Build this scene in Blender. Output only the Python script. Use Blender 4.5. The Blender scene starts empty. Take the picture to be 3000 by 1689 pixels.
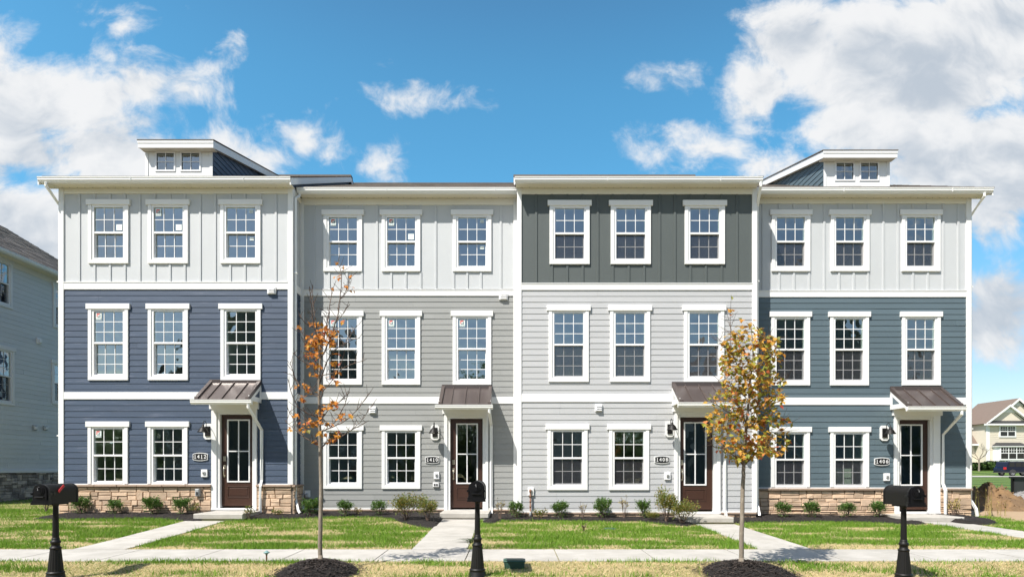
import bpy, bmesh, math, random
import numpy as np
from mathutils import Vector, Matrix, noise as mnoise

S = bpy.context.scene
COL = S.collection
rad = math.radians

# ------------------------------------------------------------------ camera
EYE = 1.6            # eye height above the street, metres
CD = 16.8            # camera distance from the recessed house fronts (y = 0)
FPX = 1800.0         # focal length in pixels of the 3000 px wide photograph
HY = 1370.0          # horizon row
cam = bpy.data.cameras.new("camera")
co = bpy.data.objects.new("camera", cam)
COL.objects.link(co)
co.location = (0, -CD, EYE)
co.rotation_euler = (rad(90), 0, 0)
cam.sensor_width = 36
cam.lens = FPX / 3000 * 36
cam.shift_y = (HY - 844.5) / 3000
cam.clip_start = 0.1
cam.clip_end = 4000
S.camera = co

# ------------------------------------------------------------------ light and exposure
SUN_AZ, SUN_EL = 44.0, 52.0     # degrees left of the line to the camera, elevation
S.view_settings.view_transform = 'Standard'
S.view_settings.look = 'None'
S.view_settings.gamma = 1
S.view_settings.use_curve_mapping = False
S.view_settings.exposure = 0.62
ts = Vector((-math.sin(rad(SUN_AZ)) * math.cos(rad(SUN_EL)), -math.cos(rad(SUN_AZ)) * math.cos(rad(SUN_EL)), math.sin(rad(SUN_EL))))
sl = bpy.data.lights.new("sun", 'SUN')
sl.energy = 5.0
sl.angle = rad(0.5)
sl.color = (1.0, 0.95, 0.88)
so = bpy.data.objects.new("sun", sl)
COL.objects.link(so)
so.rotation_euler = (-ts).to_track_quat('-Z', 'Y').to_euler()
so.location = (-20, -30, 40)

S.cycles.use_adaptive_sampling = True
S.cycles.adaptive_threshold = 0.02
S.cycles.max_bounces = 7
S.cycles.diffuse_bounces = 3
S.cycles.glossy_bounces = 3
S.cycles.transparent_max_bounces = 8
S.cycles.time_limit = 900

W = bpy.data.worlds.new("World")
S.world = W
W.use_nodes = True


class NT:
    """small node-graph helper"""
    def __init__(s, nt):
        s.nt = nt

    def n(s, typ, ins=None, **kw):
        nd = s.nt.nodes.new(typ)
        for k, v in kw.items():
            setattr(nd, k, v)
        for k, v in (ins or {}).items():
            if hasattr(v, 'is_output'):
                s.nt.links.new(v, nd.inputs[k])
            else:
                nd.inputs[k].default_value = v
        return nd

    def m(s, op, a, b=0.0, c=0.0, clamp=False):
        nd = s.n('ShaderNodeMath', {0: a, 1: b, 2: c}, operation=op)
        nd.use_clamp = clamp
        return nd.outputs[0]

    def mix(s, f, a, b, bt='MIX'):
        nd = s.n('ShaderNodeMix', None, data_type='RGBA', blend_type=bt)
        for i, v in ((0, f), (6, a), (7, b)):
            if hasattr(v, 'is_output'):
                s.nt.links.new(v, nd.inputs[i])
            else:
                nd.inputs[i].default_value = (tuple(v) + (1,))[:4] if isinstance(v, (tuple, list)) else v
        return nd.outputs[2]

    def ramp(s, f, p0, p1, c0=(0, 0, 0, 1), c1=(1, 1, 1, 1), ease='EASE'):
        nd = s.n('ShaderNodeValToRGB', {0: f})
        r = nd.color_ramp
        r.interpolation = ease
        r.elements[0].position, r.elements[1].position = p0, p1
        r.elements[0].color, r.elements[1].color = c0, c1
        return nd.outputs[0]

    def noise(s, vec, scale, detail=4, rough=.55, dist=0.0, dim='3D'):
        return s.n('ShaderNodeTexNoise', {'Vector': vec, 'Scale': scale, 'Detail': detail, 'Roughness': rough, 'Distortion': dist}, noise_dimensions=dim).outputs[0]


def build_world():
    W.node_tree.nodes.clear()
    g = NT(W.node_tree)
    sky = g.n('ShaderNodeTexSky', sky_type='NISHITA', sun_disc=False)
    sky.sun_elevation = rad(SUN_EL)
    sky.sun_rotation = rad(180 + SUN_AZ)
    sky.air_density = 1.0
    sky.dust_density = 0.6
    sky.ozone_density = 2.0
    tc = g.n('ShaderNodeTexCoord').outputs['Generated']
    sp = g.n('ShaderNodeSeparateXYZ', {0: tc})
    ay = g.m('MAXIMUM', g.m('ABSOLUTE', sp.outputs[1]), 0.06)
    u = g.m('DIVIDE', sp.outputs[0], ay)
    v = g.m('DIVIDE', sp.outputs[2], ay)
    # cloud banks by direction: x, y, half width, half height (in rows and columns of a 3000 px frame)
    blobs = [(60, 290, 400, 190), (300, 270, 330, 120), (540, 260, 120, 110), (250, 450, 560, 150), (640, 465, 280, 90), (430, 250, 190, 120), (900, 420, 110, 75), (830, 375, 70, 45), (480, 500, 320, 80), (420, 350, 200, 100), (2420, 480, 260, 90),
             (350, 40, 170, 70), (60, 90, 170, 70), (60, 640, 380, 150), (-100, 150, 260, 260), (690, 160, 40, 50),
             (1205, 285, 44, 30), (1255, 285, 40, 20), (1155, 460, 50, 30), (1125, 485, 40, 16),
             (2330, 120, 210, 160), (2230, 250, 150, 130), (2650, 200, 440, 240), (2900, 480, 520, 190), (2470, 380, 220, 120), (2180, 320, 100, 90), (1960, 400, 80, 65), (2080, 430, 110, 65),
             (1900, 235, 80, 36), (2030, 205, 80, 44), (2000, 250, 90, 26), (2880, 950, 190, 130), (2960, 900, 120, 80), (2960, 60, 260, 130), (2560, 520, 340, 80)]
    out = None
    for (px, py, rx, ry) in blobs:
        cu, cv, ru, rv = (px - 1500) / FPX, (HY - py) / FPX, rx / FPX, ry / FPX
        a = g.m('MULTIPLY_ADD', u, 1 / ru, -cu / ru)
        b = g.m('MULTIPLY_ADD', v, 1 / rv, -cv / rv)
        d2 = g.m('MULTIPLY_ADD', a, a, g.m('MULTIPLY', b, b))
        e = g.m('MULTIPLY', g.m('SUBTRACT', 1.0, g.m('SQRT', d2)), min(ru, rv, .11) * 11.0)
        out = e if out is None else g.m('SMOOTH_MAX', out, e, 0.22)
    out = g.m('MAXIMUM', out, -1.5)
    cx = g.n('ShaderNodeCombineXYZ', {0: u, 1: g.m('MULTIPLY', v, 1.2), 2: 3.7})
    warp = g.n('ShaderNodeTexNoise', {'Vector': cx.outputs[0], 'Scale': 3.4, 'Detail': 3})
    wv = g.n('ShaderNodeVectorMath', {0: warp.outputs[1], 1: (.5, .5, .5)}, operation='SUBTRACT')
    wv = g.n('ShaderNodeVectorMath', {0: wv.outputs[0], 3: 0.22}, operation='SCALE')
    pv = g.n('ShaderNodeVectorMath', {0: cx.outputs[0], 1: wv.outputs[0]}, operation='ADD').outputs[0]
    pv2 = g.n('ShaderNodeVectorMath', {0: pv, 1: (-0.030, 0.050, 0)}, operation='ADD').outputs[0]
    n1 = g.noise(pv, 7.5, 9, .60)
    n1b = g.noise(pv2, 7.5, 4, .55)
    n2 = g.noise(pv, 1.9, 2, .5)
    d0 = g.m('MULTIPLY_ADD', g.m('SUBTRACT', n1, .5), 2.7, g.m('ADD', out, .12))
    d0 = g.m('MULTIPLY_ADD', g.m('SUBTRACT', n2, .5), 1.1, d0)
    cover = g.ramp(d0, -0.02, 0.62)
    # sunlit tops and grey undersides: compare with a point nearer the sun
    lit = g.m('MULTIPLY_ADD', g.m('SUBTRACT', n1, n1b), 1.8, 0.72)
    thick = g.ramp(out, 0.2, 1.5)
    lit = g.m('SUBTRACT', lit, g.m('MULTIPLY', thick, g.m('MULTIPLY_ADD', n2, 1.0, -.22)), clamp=True)
    low = g.m('MULTIPLY', g.ramp(v, 0.34, 0.50, (1, 1, 1, 1), (0, 0, 0, 1)), .35)
    lit = g.m('SUBTRACT', lit, low, clamp=True)
    ccol = g.mix(g.ramp(lit, -0.0, 0.85, ease='EASE'), (3.5, 3.9, 4.4), (6.0, 6.02, 6.05))
    south = g.m('GREATER_THAN', 0.0, sp.outputs[1])
    cover = g.m('MULTIPLY', cover, g.m('MULTIPLY_ADD', south, -.55, .97))
    tintc = g.mix(g.ramp(sp.outputs[2], 0.02, 0.42), (1.00, 0.96, 0.95), (0.66, 1.40, 1.44))
    tintc = g.mix(g.ramp(sp.outputs[2], 0.50, 0.75), tintc, (0.60, 0.92, 1.02))
    tintc = g.mix(south, tintc, (1.15, 1.10, 1.00))
    tint = g.mix(1.0, sky.outputs[0], tintc, 'MULTIPLY')
    c = g.mix(cover, tint, ccol)
    bg = g.n('ShaderNodeBackground', {0: c, 1: 0.1})
    out = g.n('ShaderNodeOutputWorld', {0: bg.outputs[0]})


build_world()

# ------------------------------------------------------------------ materials
MATS = {}


def lin(c):
    return tuple(c) + (1,)


def mat(name, col, rough=.6, var=.08, scale=3.0, stretch=(1, 1, 1), bump=0.0, bscale=60, island=0.0, spec=.5, metal=0.0, col2=None, c2scale=2.0, c2lo=.45, c2hi=.6, detail=5, fine=0.0):
    m = bpy.data.materials.new(name)
    m.use_nodes = True
    nt = m.node_tree
    nt.nodes.clear()
    g = NT(nt)
    tc = g.n('ShaderNodeTexCoord').outputs['Object']
    mp = g.n('ShaderNodeMapping', {0: tc, 3: stretch}).outputs[0]
    c = lin(col)
    if col2 is not None:
        f = g.ramp(g.noise(mp, c2scale, detail, .6), c2lo, c2hi)
        c = g.mix(f, lin(col), lin(col2))
    n = g.noise(mp, scale, detail, .6)
    val = g.m('MULTIPLY_ADD', g.m('SUBTRACT', n, .5), 2 * var, 1.0)
    if island:
        ri = g.n('ShaderNodeNewGeometry').outputs['Random Per Island']
        val = g.m('MULTIPLY_ADD', g.m('SUBTRACT', ri, .5), 2 * island, val)
    if fine:
        val = g.m('MULTIPLY_ADD', g.m('SUBTRACT', g.noise(mp, bscale, 3, .7), .5), 2 * fine, val)
    hs = g.n('ShaderNodeHueSaturation', {'Value': val, 'Color': c}).outputs[0]
    b = g.n('ShaderNodeBsdfPrincipled', {'Base Color': hs, 'Roughness': rough, 'Metallic': metal, 'Specular IOR Level': spec})
    if bump:
        bn = g.n('ShaderNodeBump', {'Height': g.noise(mp, bscale, 4, .65), 'Strength': bump, 'Distance': .02})
        nt.links.new(bn.outputs[0], b.inputs['Normal'])
    g.n('ShaderNodeOutputMaterial', {0: b.outputs[0]})
    MATS[name] = m
    return m


mat('white_trim', (.74, .74, .73), .45, .03, 1.2)
mat('white_vinyl', (.76, .76, .76), .35, .015, 2)
mat('soffit_vinyl', (.70, .66, .55), .5, .03, 3)
mat('frieze_board', (.74, .72, .66), .5, .03, 2)
mat('gutter_metal', (.80, .80, .78), .3, .02, 2)
mat('pale_panel', (.495, .512, .522), .6, .07, 1.1, bump=.05, bscale=40)
mat('charcoal_panel', (.080, .094, .091), .6, .10, 1.6, bump=.05, bscale=40)
mat('navy_siding', (.043, .066, .108), .55, .16, 3, (.35, 1, 5), .08, 50, island=.07, col2=(.135, .155, .21), c2scale=3.2, c2lo=.54, c2hi=.80)
mat('grey_siding', (.27, .275, .265), .55, .09, 2, (.4, 1, 3), .05, 50, island=.04)
mat('pale_siding', (.43, .435, .44), .55, .07, 2, (.4, 1, 3), .05, 50, island=.025)
mat('slate_siding', (.090, .127, .148), .55, .10, 2, (.4, 1, 3), .05, 50, island=.06)
mat('neighbour_siding', (.62, .64, .64), .55, .06, 2, (.4, 1, 3), island=.04)
mat('cream_siding', (.62, .56, .46), .6, .04, 2)
mat('tan_stone', (.56, .405, .28), .85, .16, 9, bump=.5, bscale=28, island=.22, col2=(.50, .365, .255), c2scale=3, fine=.08)
mat('grey_stone', (.46, .40, .34), .85, .16, 9, bump=.5, bscale=28, island=.5, col2=(.24, .21, .195), c2scale=3, fine=.08)
mat('stone_ledge', (.30, .22, .165), .85, .15, 8, bump=.4, bscale=30, island=.12)
mat('mortar', (.17, .135, .105), .95, .1, 20)
mat('shingle', (.125, .108, .094), .9, .2, 6, bump=.4, bscale=60, island=.3, fine=.15)
mat('brown_shingle', (.165, .122, .098), .9, .15, 3, bump=.3, bscale=20, fine=.12)
mat('bronze_metal', (.100, .080, .074), .30, .05, 2, metal=.35, spec=.6)
mat('bronze_edge', (.075, .058, .052), .45, .05, 2)
mat('door_brown', (.045, .019, .012), .38, .08, 3, (4, 4, .5))
mat('nickel', (.55, .50, .40), .28, .03, 4, metal=.9)
mat('black_metal', (.0085, .008, .0078), .5, .1, 5, bump=.03, bscale=200, spec=.28)
mat('black_gloss', (.006, .0058, .007), .30, .1, 5, spec=.4)
mat('plaque_black', (.008, .008, .009), .5, .1, 4)
mat('plaque_white', (.75, .75, .74), .5, .02, 4)
mat('red_flag', (.58, .012, .018), .4, .03, 4)
mat('concrete', (.375, .355, .318), .85, .16, .7, bump=.18, bscale=110, col2=(.44, .418, .38), c2scale=2.6, c2lo=.35, c2hi=.65, detail=8, fine=.09)
mat('asphalt', (.055, .055, .057), .9, .12, 3, bump=.3, bscale=120, fine=.15)
mat('mulch', (.013, .0095, .008), .95, .35, 22, bump=1.0, bscale=70, fine=.3)
mat('mulch_chip', (.034, .025, .020), .9, .2, 8, island=.9)
mat('dirt', (.36, .255, .155), .95, .12, 2.2, bump=.5, bscale=25, fine=.1)
mat('dug_earth', (.20, .122, .058), .95, .4, 3.5, bump=1.0, bscale=14, col2=(.15, .095, .05), c2scale=3, fine=.2)
mat('gravel', (.25, .24, .23), .9, .2, 8, bump=1.0, bscale=22, fine=.3)
mat('gravel_stone', (.27, .26, .25), .9, .15, 8, island=.35)
mat('bark', (.21, .175, .135), .85, .25, 9, (1, 1, .35), .5, 60, col2=(.33, .29, .23), c2scale=14, c2lo=.5, c2hi=.7)
mat('twig', (.105, .070, .052), .8, .2, 9)
mat('copper_pipe', (.20, .10, .06), .6, .3, 20)
mat('grey_plastic', (.36, .37, .37), .5, .05, 5)
mat('dark_plastic_room_shade', (.035, .035, .037), .5, .05, 5)  # also colours the window backings as the shade of dim rooms
mat('green_plastic', (.030, .085, .062), .55, .15, 6, bump=.1, bscale=60)
mat('green_mesh', (.02, .19, .07), .7, .3, 8)
mat('verdigris', (.16, .27, .27), .6, .2, 20)
mat('room_wall', (.74, .77, .70), .8, .03, 2)
mat('room_floor', (.34, .29, .23), .6, .1, 2)
mat('paper', (.72, .80, .77), .6, .02, 3)
mat('print_red', (.55, .045, .04), .6, .02, 3)
mat('print_black', (.03, .03, .035), .6, .02, 3)
mat('print_grey', (.12, .17, .19), .6, .02, 3)
mat('car_paint', (.004, .006, .022), .22, .02, 3, spec=.4)
mat('car_glass', (.012, .014, .018), .05, .02, 3)
mat('tyre', (.018, .018, .018), .8, .05, 3)
mat('alloy', (.55, .55, .56), .3, .02, 3, metal=.8)
mat('tail_lamp', (.40, .012, .015), .2, .02, 3)
mat('far_grass', (.060, .115, .018), .95, .25, .8, bump=.3, bscale=8, fine=.15)


def leafmat(name, stops, rough=.55, trans=.35):
    """leaf or blade material; colour picked per leaf"""
    m = bpy.data.materials.new(name)
    m.use_nodes = True
    nt = m.node_tree
    nt.nodes.clear()
    g = NT(nt)
    ri = g.n('ShaderNodeNewGeometry').outputs['Random Per Island']
    r = g.n('ShaderNodeValToRGB', {0: ri})
    cr = r.color_ramp
    cr.elements[0].position, cr.elements[0].color = stops[0][0], lin(stops[0][1])
    cr.elements[1].position, cr.elements[1].color = stops[-1][0], lin(stops[-1][1])
    for p, c in stops[1:-1]:
        e = cr.elements.new(p)
        e.color = lin(c)
    d = g.n('ShaderNodeBsdfPrincipled', {'Base Color': r.outputs[0], 'Roughness': rough, 'Specular IOR Level': .35})
    t = g.n('ShaderNodeBsdfTranslucent', {0: r.outputs[0]})
    mx = g.n('ShaderNodeMixShader', {0: trans, 1: d.outputs[0], 2: t.outputs[0]})
    g.n('ShaderNodeOutputMaterial', {0: mx.outputs[0]})
    MATS[name] = m


leafmat('autumn_leaf', [(0, (.52, .22, .03)), (.2, (.62, .34, .05)), (.36, (.54, .33, .05)), (.56, (.34, .32, .045)), (.80, (.22, .27, .04)), (.94, (.62, .20, .06)), (1, (.45, .08, .04))])
leafmat('orange_leaf', [(0, (.64, .28, .035)), (.4, (.58, .20, .035)), (.7, (.50, .27, .03)), (.9, (.36, .06, .035)), (1, (.20, .20, .03))])
leafmat('evergreen_leaf', [(0, (.05, .11, .024)), (.5, (.085, .17, .034)), (.85, (.13, .23, .042)), (1, (.17, .21, .05))], .4, .25)
leafmat('olive_leaf', [(0, (.09, .14, .028)), (.45, (.17, .21, .04)), (.75, (.24, .22, .05)), (1, (.36, .23, .06))], .5, .35)
leafmat('weed_leaf', [(0, (.08, .13, .02)), (.5, (.16, .20, .035)), (.85, (.32, .26, .09)), (1, (.5, .2, .02))], .6, .35)
leafmat('dry_stalk', [(0, (.28, .20, .08)), (.6, (.38, .30, .10)), (1, (.20, .20, .05))], .7, .2)
leafmat('hedge_leaf', [(0, (.02, .045, .012)), (.6, (.035, .07, .018)), (1, (.06, .10, .03))], .6, .2)


def grassmat(name, blade):
    m = bpy.data.materials.new(name)
    m.use_nodes = True
    nt = m.node_tree
    nt.nodes.clear()
    g = NT(nt)
    pos = g.n('ShaderNodeNewGeometry')
    tone = None
    if blade:
        c = g.n('ShaderNodeVertexColor', layer_name='tone').outputs[0]
    else:
        st = g.n('ShaderNodeMapping', {0: pos.outputs['Position'], 3: (.35, 1, 1)}).outputs[0]
        f = g.noise(st, 1.1, 5, .6)
        f = g.m('MULTIPLY_ADD', g.noise(pos.outputs['Position'], 26, 4, .7), .5, g.m('SUBTRACT', f, .25))
        c = g.mix(g.ramp(f, .40, .62), (.20, .20, .055), (.46, .37, .20))
        y = g.n('ShaderNodeSeparateXYZ', {0: pos.outputs['Position']}).outputs[1]
        far = g.ramp(g.m('MULTIPLY_ADD', y, .1, 0), .06, .5)
        xx = g.n('ShaderNodeSeparateXYZ', {0: pos.outputs['Position']}).outputs[0]
        st = g.m('SINE', g.m('MULTIPLY_ADD', y, .22, g.m('MULTIPLY', xx, 1.15)))     # mowing stripes on the far slope
        c = g.mix(far, c, g.mix(g.ramp(g.m('MULTIPLY_ADD', st, .5, .5), .25, .75), (.062, .110, .018), (.125, .185, .034)))
        dk = g.noise(pos.outputs['Position'], 60, 4, .7)
        c = g.n('ShaderNodeHueSaturation', {'Value': g.m('MULTIPLY_ADD', dk, .9, .5), 'Color': c}).outputs[0]
    d = g.n('ShaderNodeBsdfPrincipled', {'Base Color': c, 'Roughness': .7, 'Specular IOR Level': .25})
    if blade:
        t = g.n('ShaderNodeBsdfTranslucent', {0: c})
        mx = g.n('ShaderNodeMixShader', {0: .35, 1: d.outputs[0], 2: t.outputs[0]})
        g.n('ShaderNodeOutputMaterial', {0: mx.outputs[0]})
    else:
        bn = g.n('ShaderNodeBump', {'Height': dk, 'Strength': .8, 'Distance': .03})
        nt.links.new(bn.outputs[0], d.inputs['Normal'])
        g.n('ShaderNodeOutputMaterial', {0: d.outputs[0]})
    MATS[name] = m


grassmat('turf', False)
grassmat('grass_blade', True)


def glassmat(name, refl, trans, wave=.02):
    m = bpy.data.materials.new(name)
    m.use_nodes = True
    nt = m.node_tree
    nt.nodes.clear()
    g = NT(nt)
    tc = g.n('ShaderNodeNewGeometry').outputs['Position']
    bn = g.n('ShaderNodeBump', {'Height': g.noise(tc, 1.6, 2, .5), 'Strength': wave, 'Distance': .05})
    gl = g.n('ShaderNodeBsdfGlossy', {'Color': (.86, .95, 1.0, 1), 'Roughness': .015, 'Normal': bn.outputs[0]})
    tr = g.n('ShaderNodeBsdfTransparent', {'Color': lin(trans)})
    mx = g.n('ShaderNodeMixShader', {0: refl, 1: tr.outputs[0], 2: gl.outputs[0]})
    g.n('ShaderNodeOutputMaterial', {0: mx.outputs[0]})
    MATS[name] = m


glassmat('window_glass', .30, (.68, .78, .71), .35)
glassmat('door_glass', .16, (.30, .32, .32), .2)

m = bpy.data.materials.new('screen_mesh')
m.use_nodes = True
m.node_tree.nodes.clear()
g = NT(m.node_tree)
mx = g.n('ShaderNodeMixShader', {0: .42, 1: g.n('ShaderNodeBsdfTransparent').outputs[0], 2: g.n('ShaderNodeBsdfDiffuse', {0: (.055, .055, .062, 1)}).outputs[0]})
g.n('ShaderNodeOutputMaterial', {0: mx.outputs[0]})
MATS['screen_mesh'] = m


# ------------------------------------------------------------------ mesh helpers
class MB:
    """collects shapes; build() links them as ONE mesh object"""
    def __init__(s, M=None):
        s.v, s.f, s.mi, s.names, s.M, s.sm = [], [], [], [], M, []

    def _mi(s, name):
        if name not in s.names:
            s.names.append(name)
        return s.names.index(name)

    def add(s, vs, fs, m, smooth=False):
        o = len(s.v)
        i = s._mi(m)
        if s.M is not None:
            vs = [s.M @ Vector(p) for p in vs]
        s.v += [tuple(p) for p in vs]
        for f in fs:
            s.f.append(tuple(o + k for k in f))
            s.mi.append(i)
            s.sm.append(smooth)

    def box(s, x0, x1, y0, y1, z0, z1, m):
        vs = [(x0, y0, z0), (x1, y0, z0), (x1, y1, z0), (x0, y1, z0), (x0, y0, z1), (x1, y0, z1), (x1, y1, z1), (x0, y1, z1)]
        s.add(vs, [(0, 3, 2, 1), (4, 5, 6, 7), (0, 1, 5, 4), (1, 2, 6, 5), (2, 3, 7, 6), (3, 0, 4, 7)], m)

    def bbox(s, x0, x1, y0, y1, z0, z1, m, b=.004):
        """box with its front edges (at y0) chamfered by b"""
        vs = [(x0 + b, y0, z0 + b), (x1 - b, y0, z0 + b), (x1 - b, y0, z1 - b), (x0 + b, y0, z1 - b),
              (x0, y0 + b, z0), (x1, y0 + b, z0), (x1, y0 + b, z1), (x0, y0 + b, z1),
              (x0, y1, z0), (x1, y1, z0), (x1, y1, z1), (x0, y1, z1)]
        s.add(vs, [(0, 1, 2, 3), (0, 4, 5, 1), (1, 5, 6, 2), (2, 6, 7, 3), (3, 7, 4, 0), (4, 8, 9, 5), (5, 9, 10, 6), (6, 10, 11, 7), (7, 11, 8, 4), (8, 11, 10, 9)], m)

    def quad(s, a, b, c, d, m):
        s.add([a, b, c, d], [(0, 1, 2, 3)], m)

    def prism(s, prof, x0, x1, m, axis='x', smooth=False):
        """closed profile of (y, z) pairs swept along x, or of (x, z) along y, or (x, y) along z"""
        n = len(prof)
        if axis == 'x':
            vs = [(x0, a, b) for a, b in prof] + [(x1, a, b) for a, b in prof]
        elif axis == 'y':
            vs = [(a, x0, b) for a, b in prof] + [(a, x1, b) for a, b in prof]
        else:
            vs = [(a, b, x0) for a, b in prof] + [(a, b, x1) for a, b in prof]
        fs = [(i, (i + 1) % n, n + (i + 1) % n, n + i) for i in range(n)]
        s.add(vs, fs, m, smooth)
        s.add(vs, [tuple(range(n))[::-1], tuple(range(n, 2 * n))], m)

    def tube(s, path, r, m, n=8, smooth=True, rot=0.0):
        P = [Vector(p) for p in path]
        R = r if isinstance(r, (list, tuple)) else [r] * len(P)
        vs, fs = [], []
        ref = Vector((0.31, 0.23, 0.92)).normalized()
        if abs((P[-1] - P[0]).normalized().dot(ref)) > .95:
            ref = Vector((0, 1, 0))
        for i, p in enumerate(P):
            t = (P[min(i + 1, len(P) - 1)] - P[max(i - 1, 0)]).normalized()
            a = t.cross(ref).normalized()
            b = t.cross(a)
            for k in range(n):
                an = 2 * math.pi * k / n + rot
                vs.append(p + (a * math.cos(an) + b * math.sin(an)) * R[i])
        for i in range(len(P) - 1):
            for k in range(n):
                fs.append((i * n + k, i * n + (k + 1) % n, (i + 1) * n + (k + 1) % n, (i + 1) * n + k))
        fs.append(tuple(range(n)))
        fs.append(tuple(range((len(P) - 1) * n, len(P) * n))[::-1])
        s.add(vs, fs, m, smooth)

    def lathe(s, prof, m, cx=0, cy=0, cz=0, n=20, smooth=True):
        """prof: (radius, z) list"""
        vs, fs = [], []
        for r, z in prof:
            for k in range(n):
                a = 2 * math.pi * k / n
                vs.append((cx + r * math.cos(a), cy + r * math.sin(a), cz + z))
        for i in range(len(prof) - 1):
            for k in range(n):
                fs.append((i * n + k, i * n + (k + 1) % n, (i + 1) * n + (k + 1) % n, (i + 1) * n + k))
        fs.append(tuple(range(n))[::-1])
        fs.append(tuple(range((len(prof) - 1) * n, len(prof) * n)))
        s.add(vs, fs, m, smooth)

    def mesh(s, name, origin=(0, 0, 0)):
        me = bpy.data.meshes.new(name)
        o = origin
        me.from_pydata([(x - o[0], y - o[1], z - o[2]) for x, y, z in s.v], [], s.f)
        for nm in s.names:
            me.materials.append(MATS[nm])
        me.polygons.foreach_set('material_index', s.mi)
        me.polygons.foreach_set('use_smooth', s.sm)
        me.update()
        return me

    def build(s, name, parent=None, origin=None, **tags):
        """one object; vertices are given in world space and stored about the parent's (or own) origin"""
        base = world_loc(parent) if parent is not None else Vector((0, 0, 0))
        if origin is None:
            origin = base
        o = bpy.data.objects.new(name, s.mesh(name, origin))
        o.location = Vector(origin) - base
        COL.objects.link(o)
        o.parent = parent
        for k, v in tags.items():
            o[k] = v
        return o


def world_loc(o):
    v = Vector((0, 0, 0))
    while o is not None:
        v += o.location
        o = o.parent
    return v


def empty(name, loc, label, cat, group=None):
    o = bpy.data.objects.new(name, None)
    o.empty_display_size = .2
    COL.objects.link(o)
    o.location = loc
    o['label'], o['category'] = label, cat
    if group:
        o['group'] = group
    return o


def inst(name, mesh, parent, loc, rz=0, **tags):
    """object sharing mesh data; loc in the parent's space"""
    o = bpy.data.objects.new(name, mesh)
    COL.objects.link(o)
    o.parent = parent
    o.location = loc
    o.rotation_euler[2] = rz
    for k, v in tags.items():
        o[k] = v
    return o


def text_geo(txt, size, bold=0.0, sx=1.0):
    """outline geometry of a line of lettering, centred, in (x, z)"""
    cu = bpy.data.curves.new('lettering', 'FONT')
    cu.body = txt
    cu.size = size
    cu.align_x, cu.align_y = 'CENTER', 'CENTER'
    cu.offset = bold
    cu.resolution_u = 3
    ob = bpy.data.objects.new('lettering', cu)
    COL.objects.link(ob)
    bpy.context.view_layer.update()
    me = ob.evaluated_get(bpy.context.evaluated_depsgraph_get()).to_mesh()
    vs = [(v.co.x * sx, v.co.y) for v in me.vertices]
    fs = [tuple(p.vertices) for p in me.polygons]
    COL.objects.unlink(ob)
    bpy.data.objects.remove(ob)
    return vs, fs


def X_(px, y):
    return (px - 1500) * (y + CD) / FPX


def Z_(py, y):
    return EYE + (HY - py) * (y + CD) / FPX


# ------------------------------------------------------------------ ground
def ss(a, b, t):
    t = max(0, min(1, (t - a) / (b - a)))
    return t * t * (3 - 2 * t)


def interp(t, pts):
    if t <= pts[0][0]:
        return pts[0][1]
    for (a, va), (b, vb) in zip(pts, pts[1:]):
        if t <= b:
            return va + (vb - va) * (t - a) / (b - a)
    return pts[-1][1]


PROF = [(-200, -.10), (6.0, -.10), (7.0, .03), (8.3, .08), (9.7, .115), (11.0, .135), (15.0, .25), (16.2, .29), (17.2, .33), (25, .40), (60, .60), (66, .62), (78, .62), (82, .9), (96, 1.55), (130, 1.8), (900, 3.0)]


def gz(x, y):
    d = y + CD
    z = interp(d, PROF)
    z += interp(x, [(-12, .11), (-6, .07), (0, 0), (6, -.02), (12, -.06)]) * ss(11, 16, d) * (1 - ss(20, 40, d))
    z += interp(x, [(-6.4, -.043), (-.5, 0), (5.4, -.07)]) * ss(6.2, 7.4, d) * (1 - ss(8.7, 9.6, d))
    return z


def G(px, py):
    """ground point seen along a photograph pixel"""
    lo, hi = 3.0, 120.0
    for _ in range(60):
        d = (lo + hi) / 2
        z = EYE + (HY - py) * d / FPX
        x = (px - 1500) * d / FPX
        if z > gz(x, d - CD):
            lo = d
        else:
            hi = d
    d = (lo + hi) / 2
    x = (px - 1500) * d / FPX
    return Vector((x, d - CD, gz(x, d - CD)))


def sheet(name, xs, ys, m, lift=0.0, zf=None, **tags):
    mb = MB()
    zf = zf or gz
    vs = [(x, y, zf(x, y) + lift) for y in ys for x in xs]
    n = len(xs)
    fs = [(j * n + i, j * n + i + 1, (j + 1) * n + i + 1, (j + 1) * n + i) for j in range(len(ys) - 1) for i in range(n - 1)]
    mb.add(vs, fs, m, True)
    return mb.build(name, **tags)


def frange(a, b, st):
    n = max(1, int(round((b - a) / st)))
    return [a + (b - a) * i / n for i in range(n + 1)]


gx = [-900, -400, -150, -80, -45] + frange(-30, 30, .5) + [45, 80, 150, 400, 900]
gy = [-900, -300, -100, -60, -40, -26] + [d - CD for d in frange(-5, 5.5, 1.5)] + [d - CD for d in frange(6, 20, .25)] + [d - CD for d in (21, 23, 25, 30, 35, 40, 45, 50, 55, 60, 65, 66, 70, 74, 78, 79, 80, 82, 85, 88, 92, 96, 105, 115, 130, 200, 400, 900)]
sheet('ground', gx, gy, 'turf', kind='structure')

ROAD0, ROAD1 = -3.5, 6.05
sheet('road', [-300, -60] + frange(-30, 30, 5) + [60, 300], [ROAD0 - CD, ROAD1 - CD], 'asphalt', lift=.006, zf=lambda x, y: -.10, kind='structure')
sheet('far_road', [10, 40, 90, 300], [66.5 - CD, 77 - CD], 'concrete', lift=.03, kind='structure')
mb = MB()
mb.prism([(ROAD1 - CD, -.14), (ROAD1 - CD, .02), (ROAD1 - CD + .03, .045), (ROAD1 - CD + .16, .05), (ROAD1 - CD + .16, -.14)], -60, 60, 'concrete')
mb.build('kerb', kind='structure')

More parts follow.
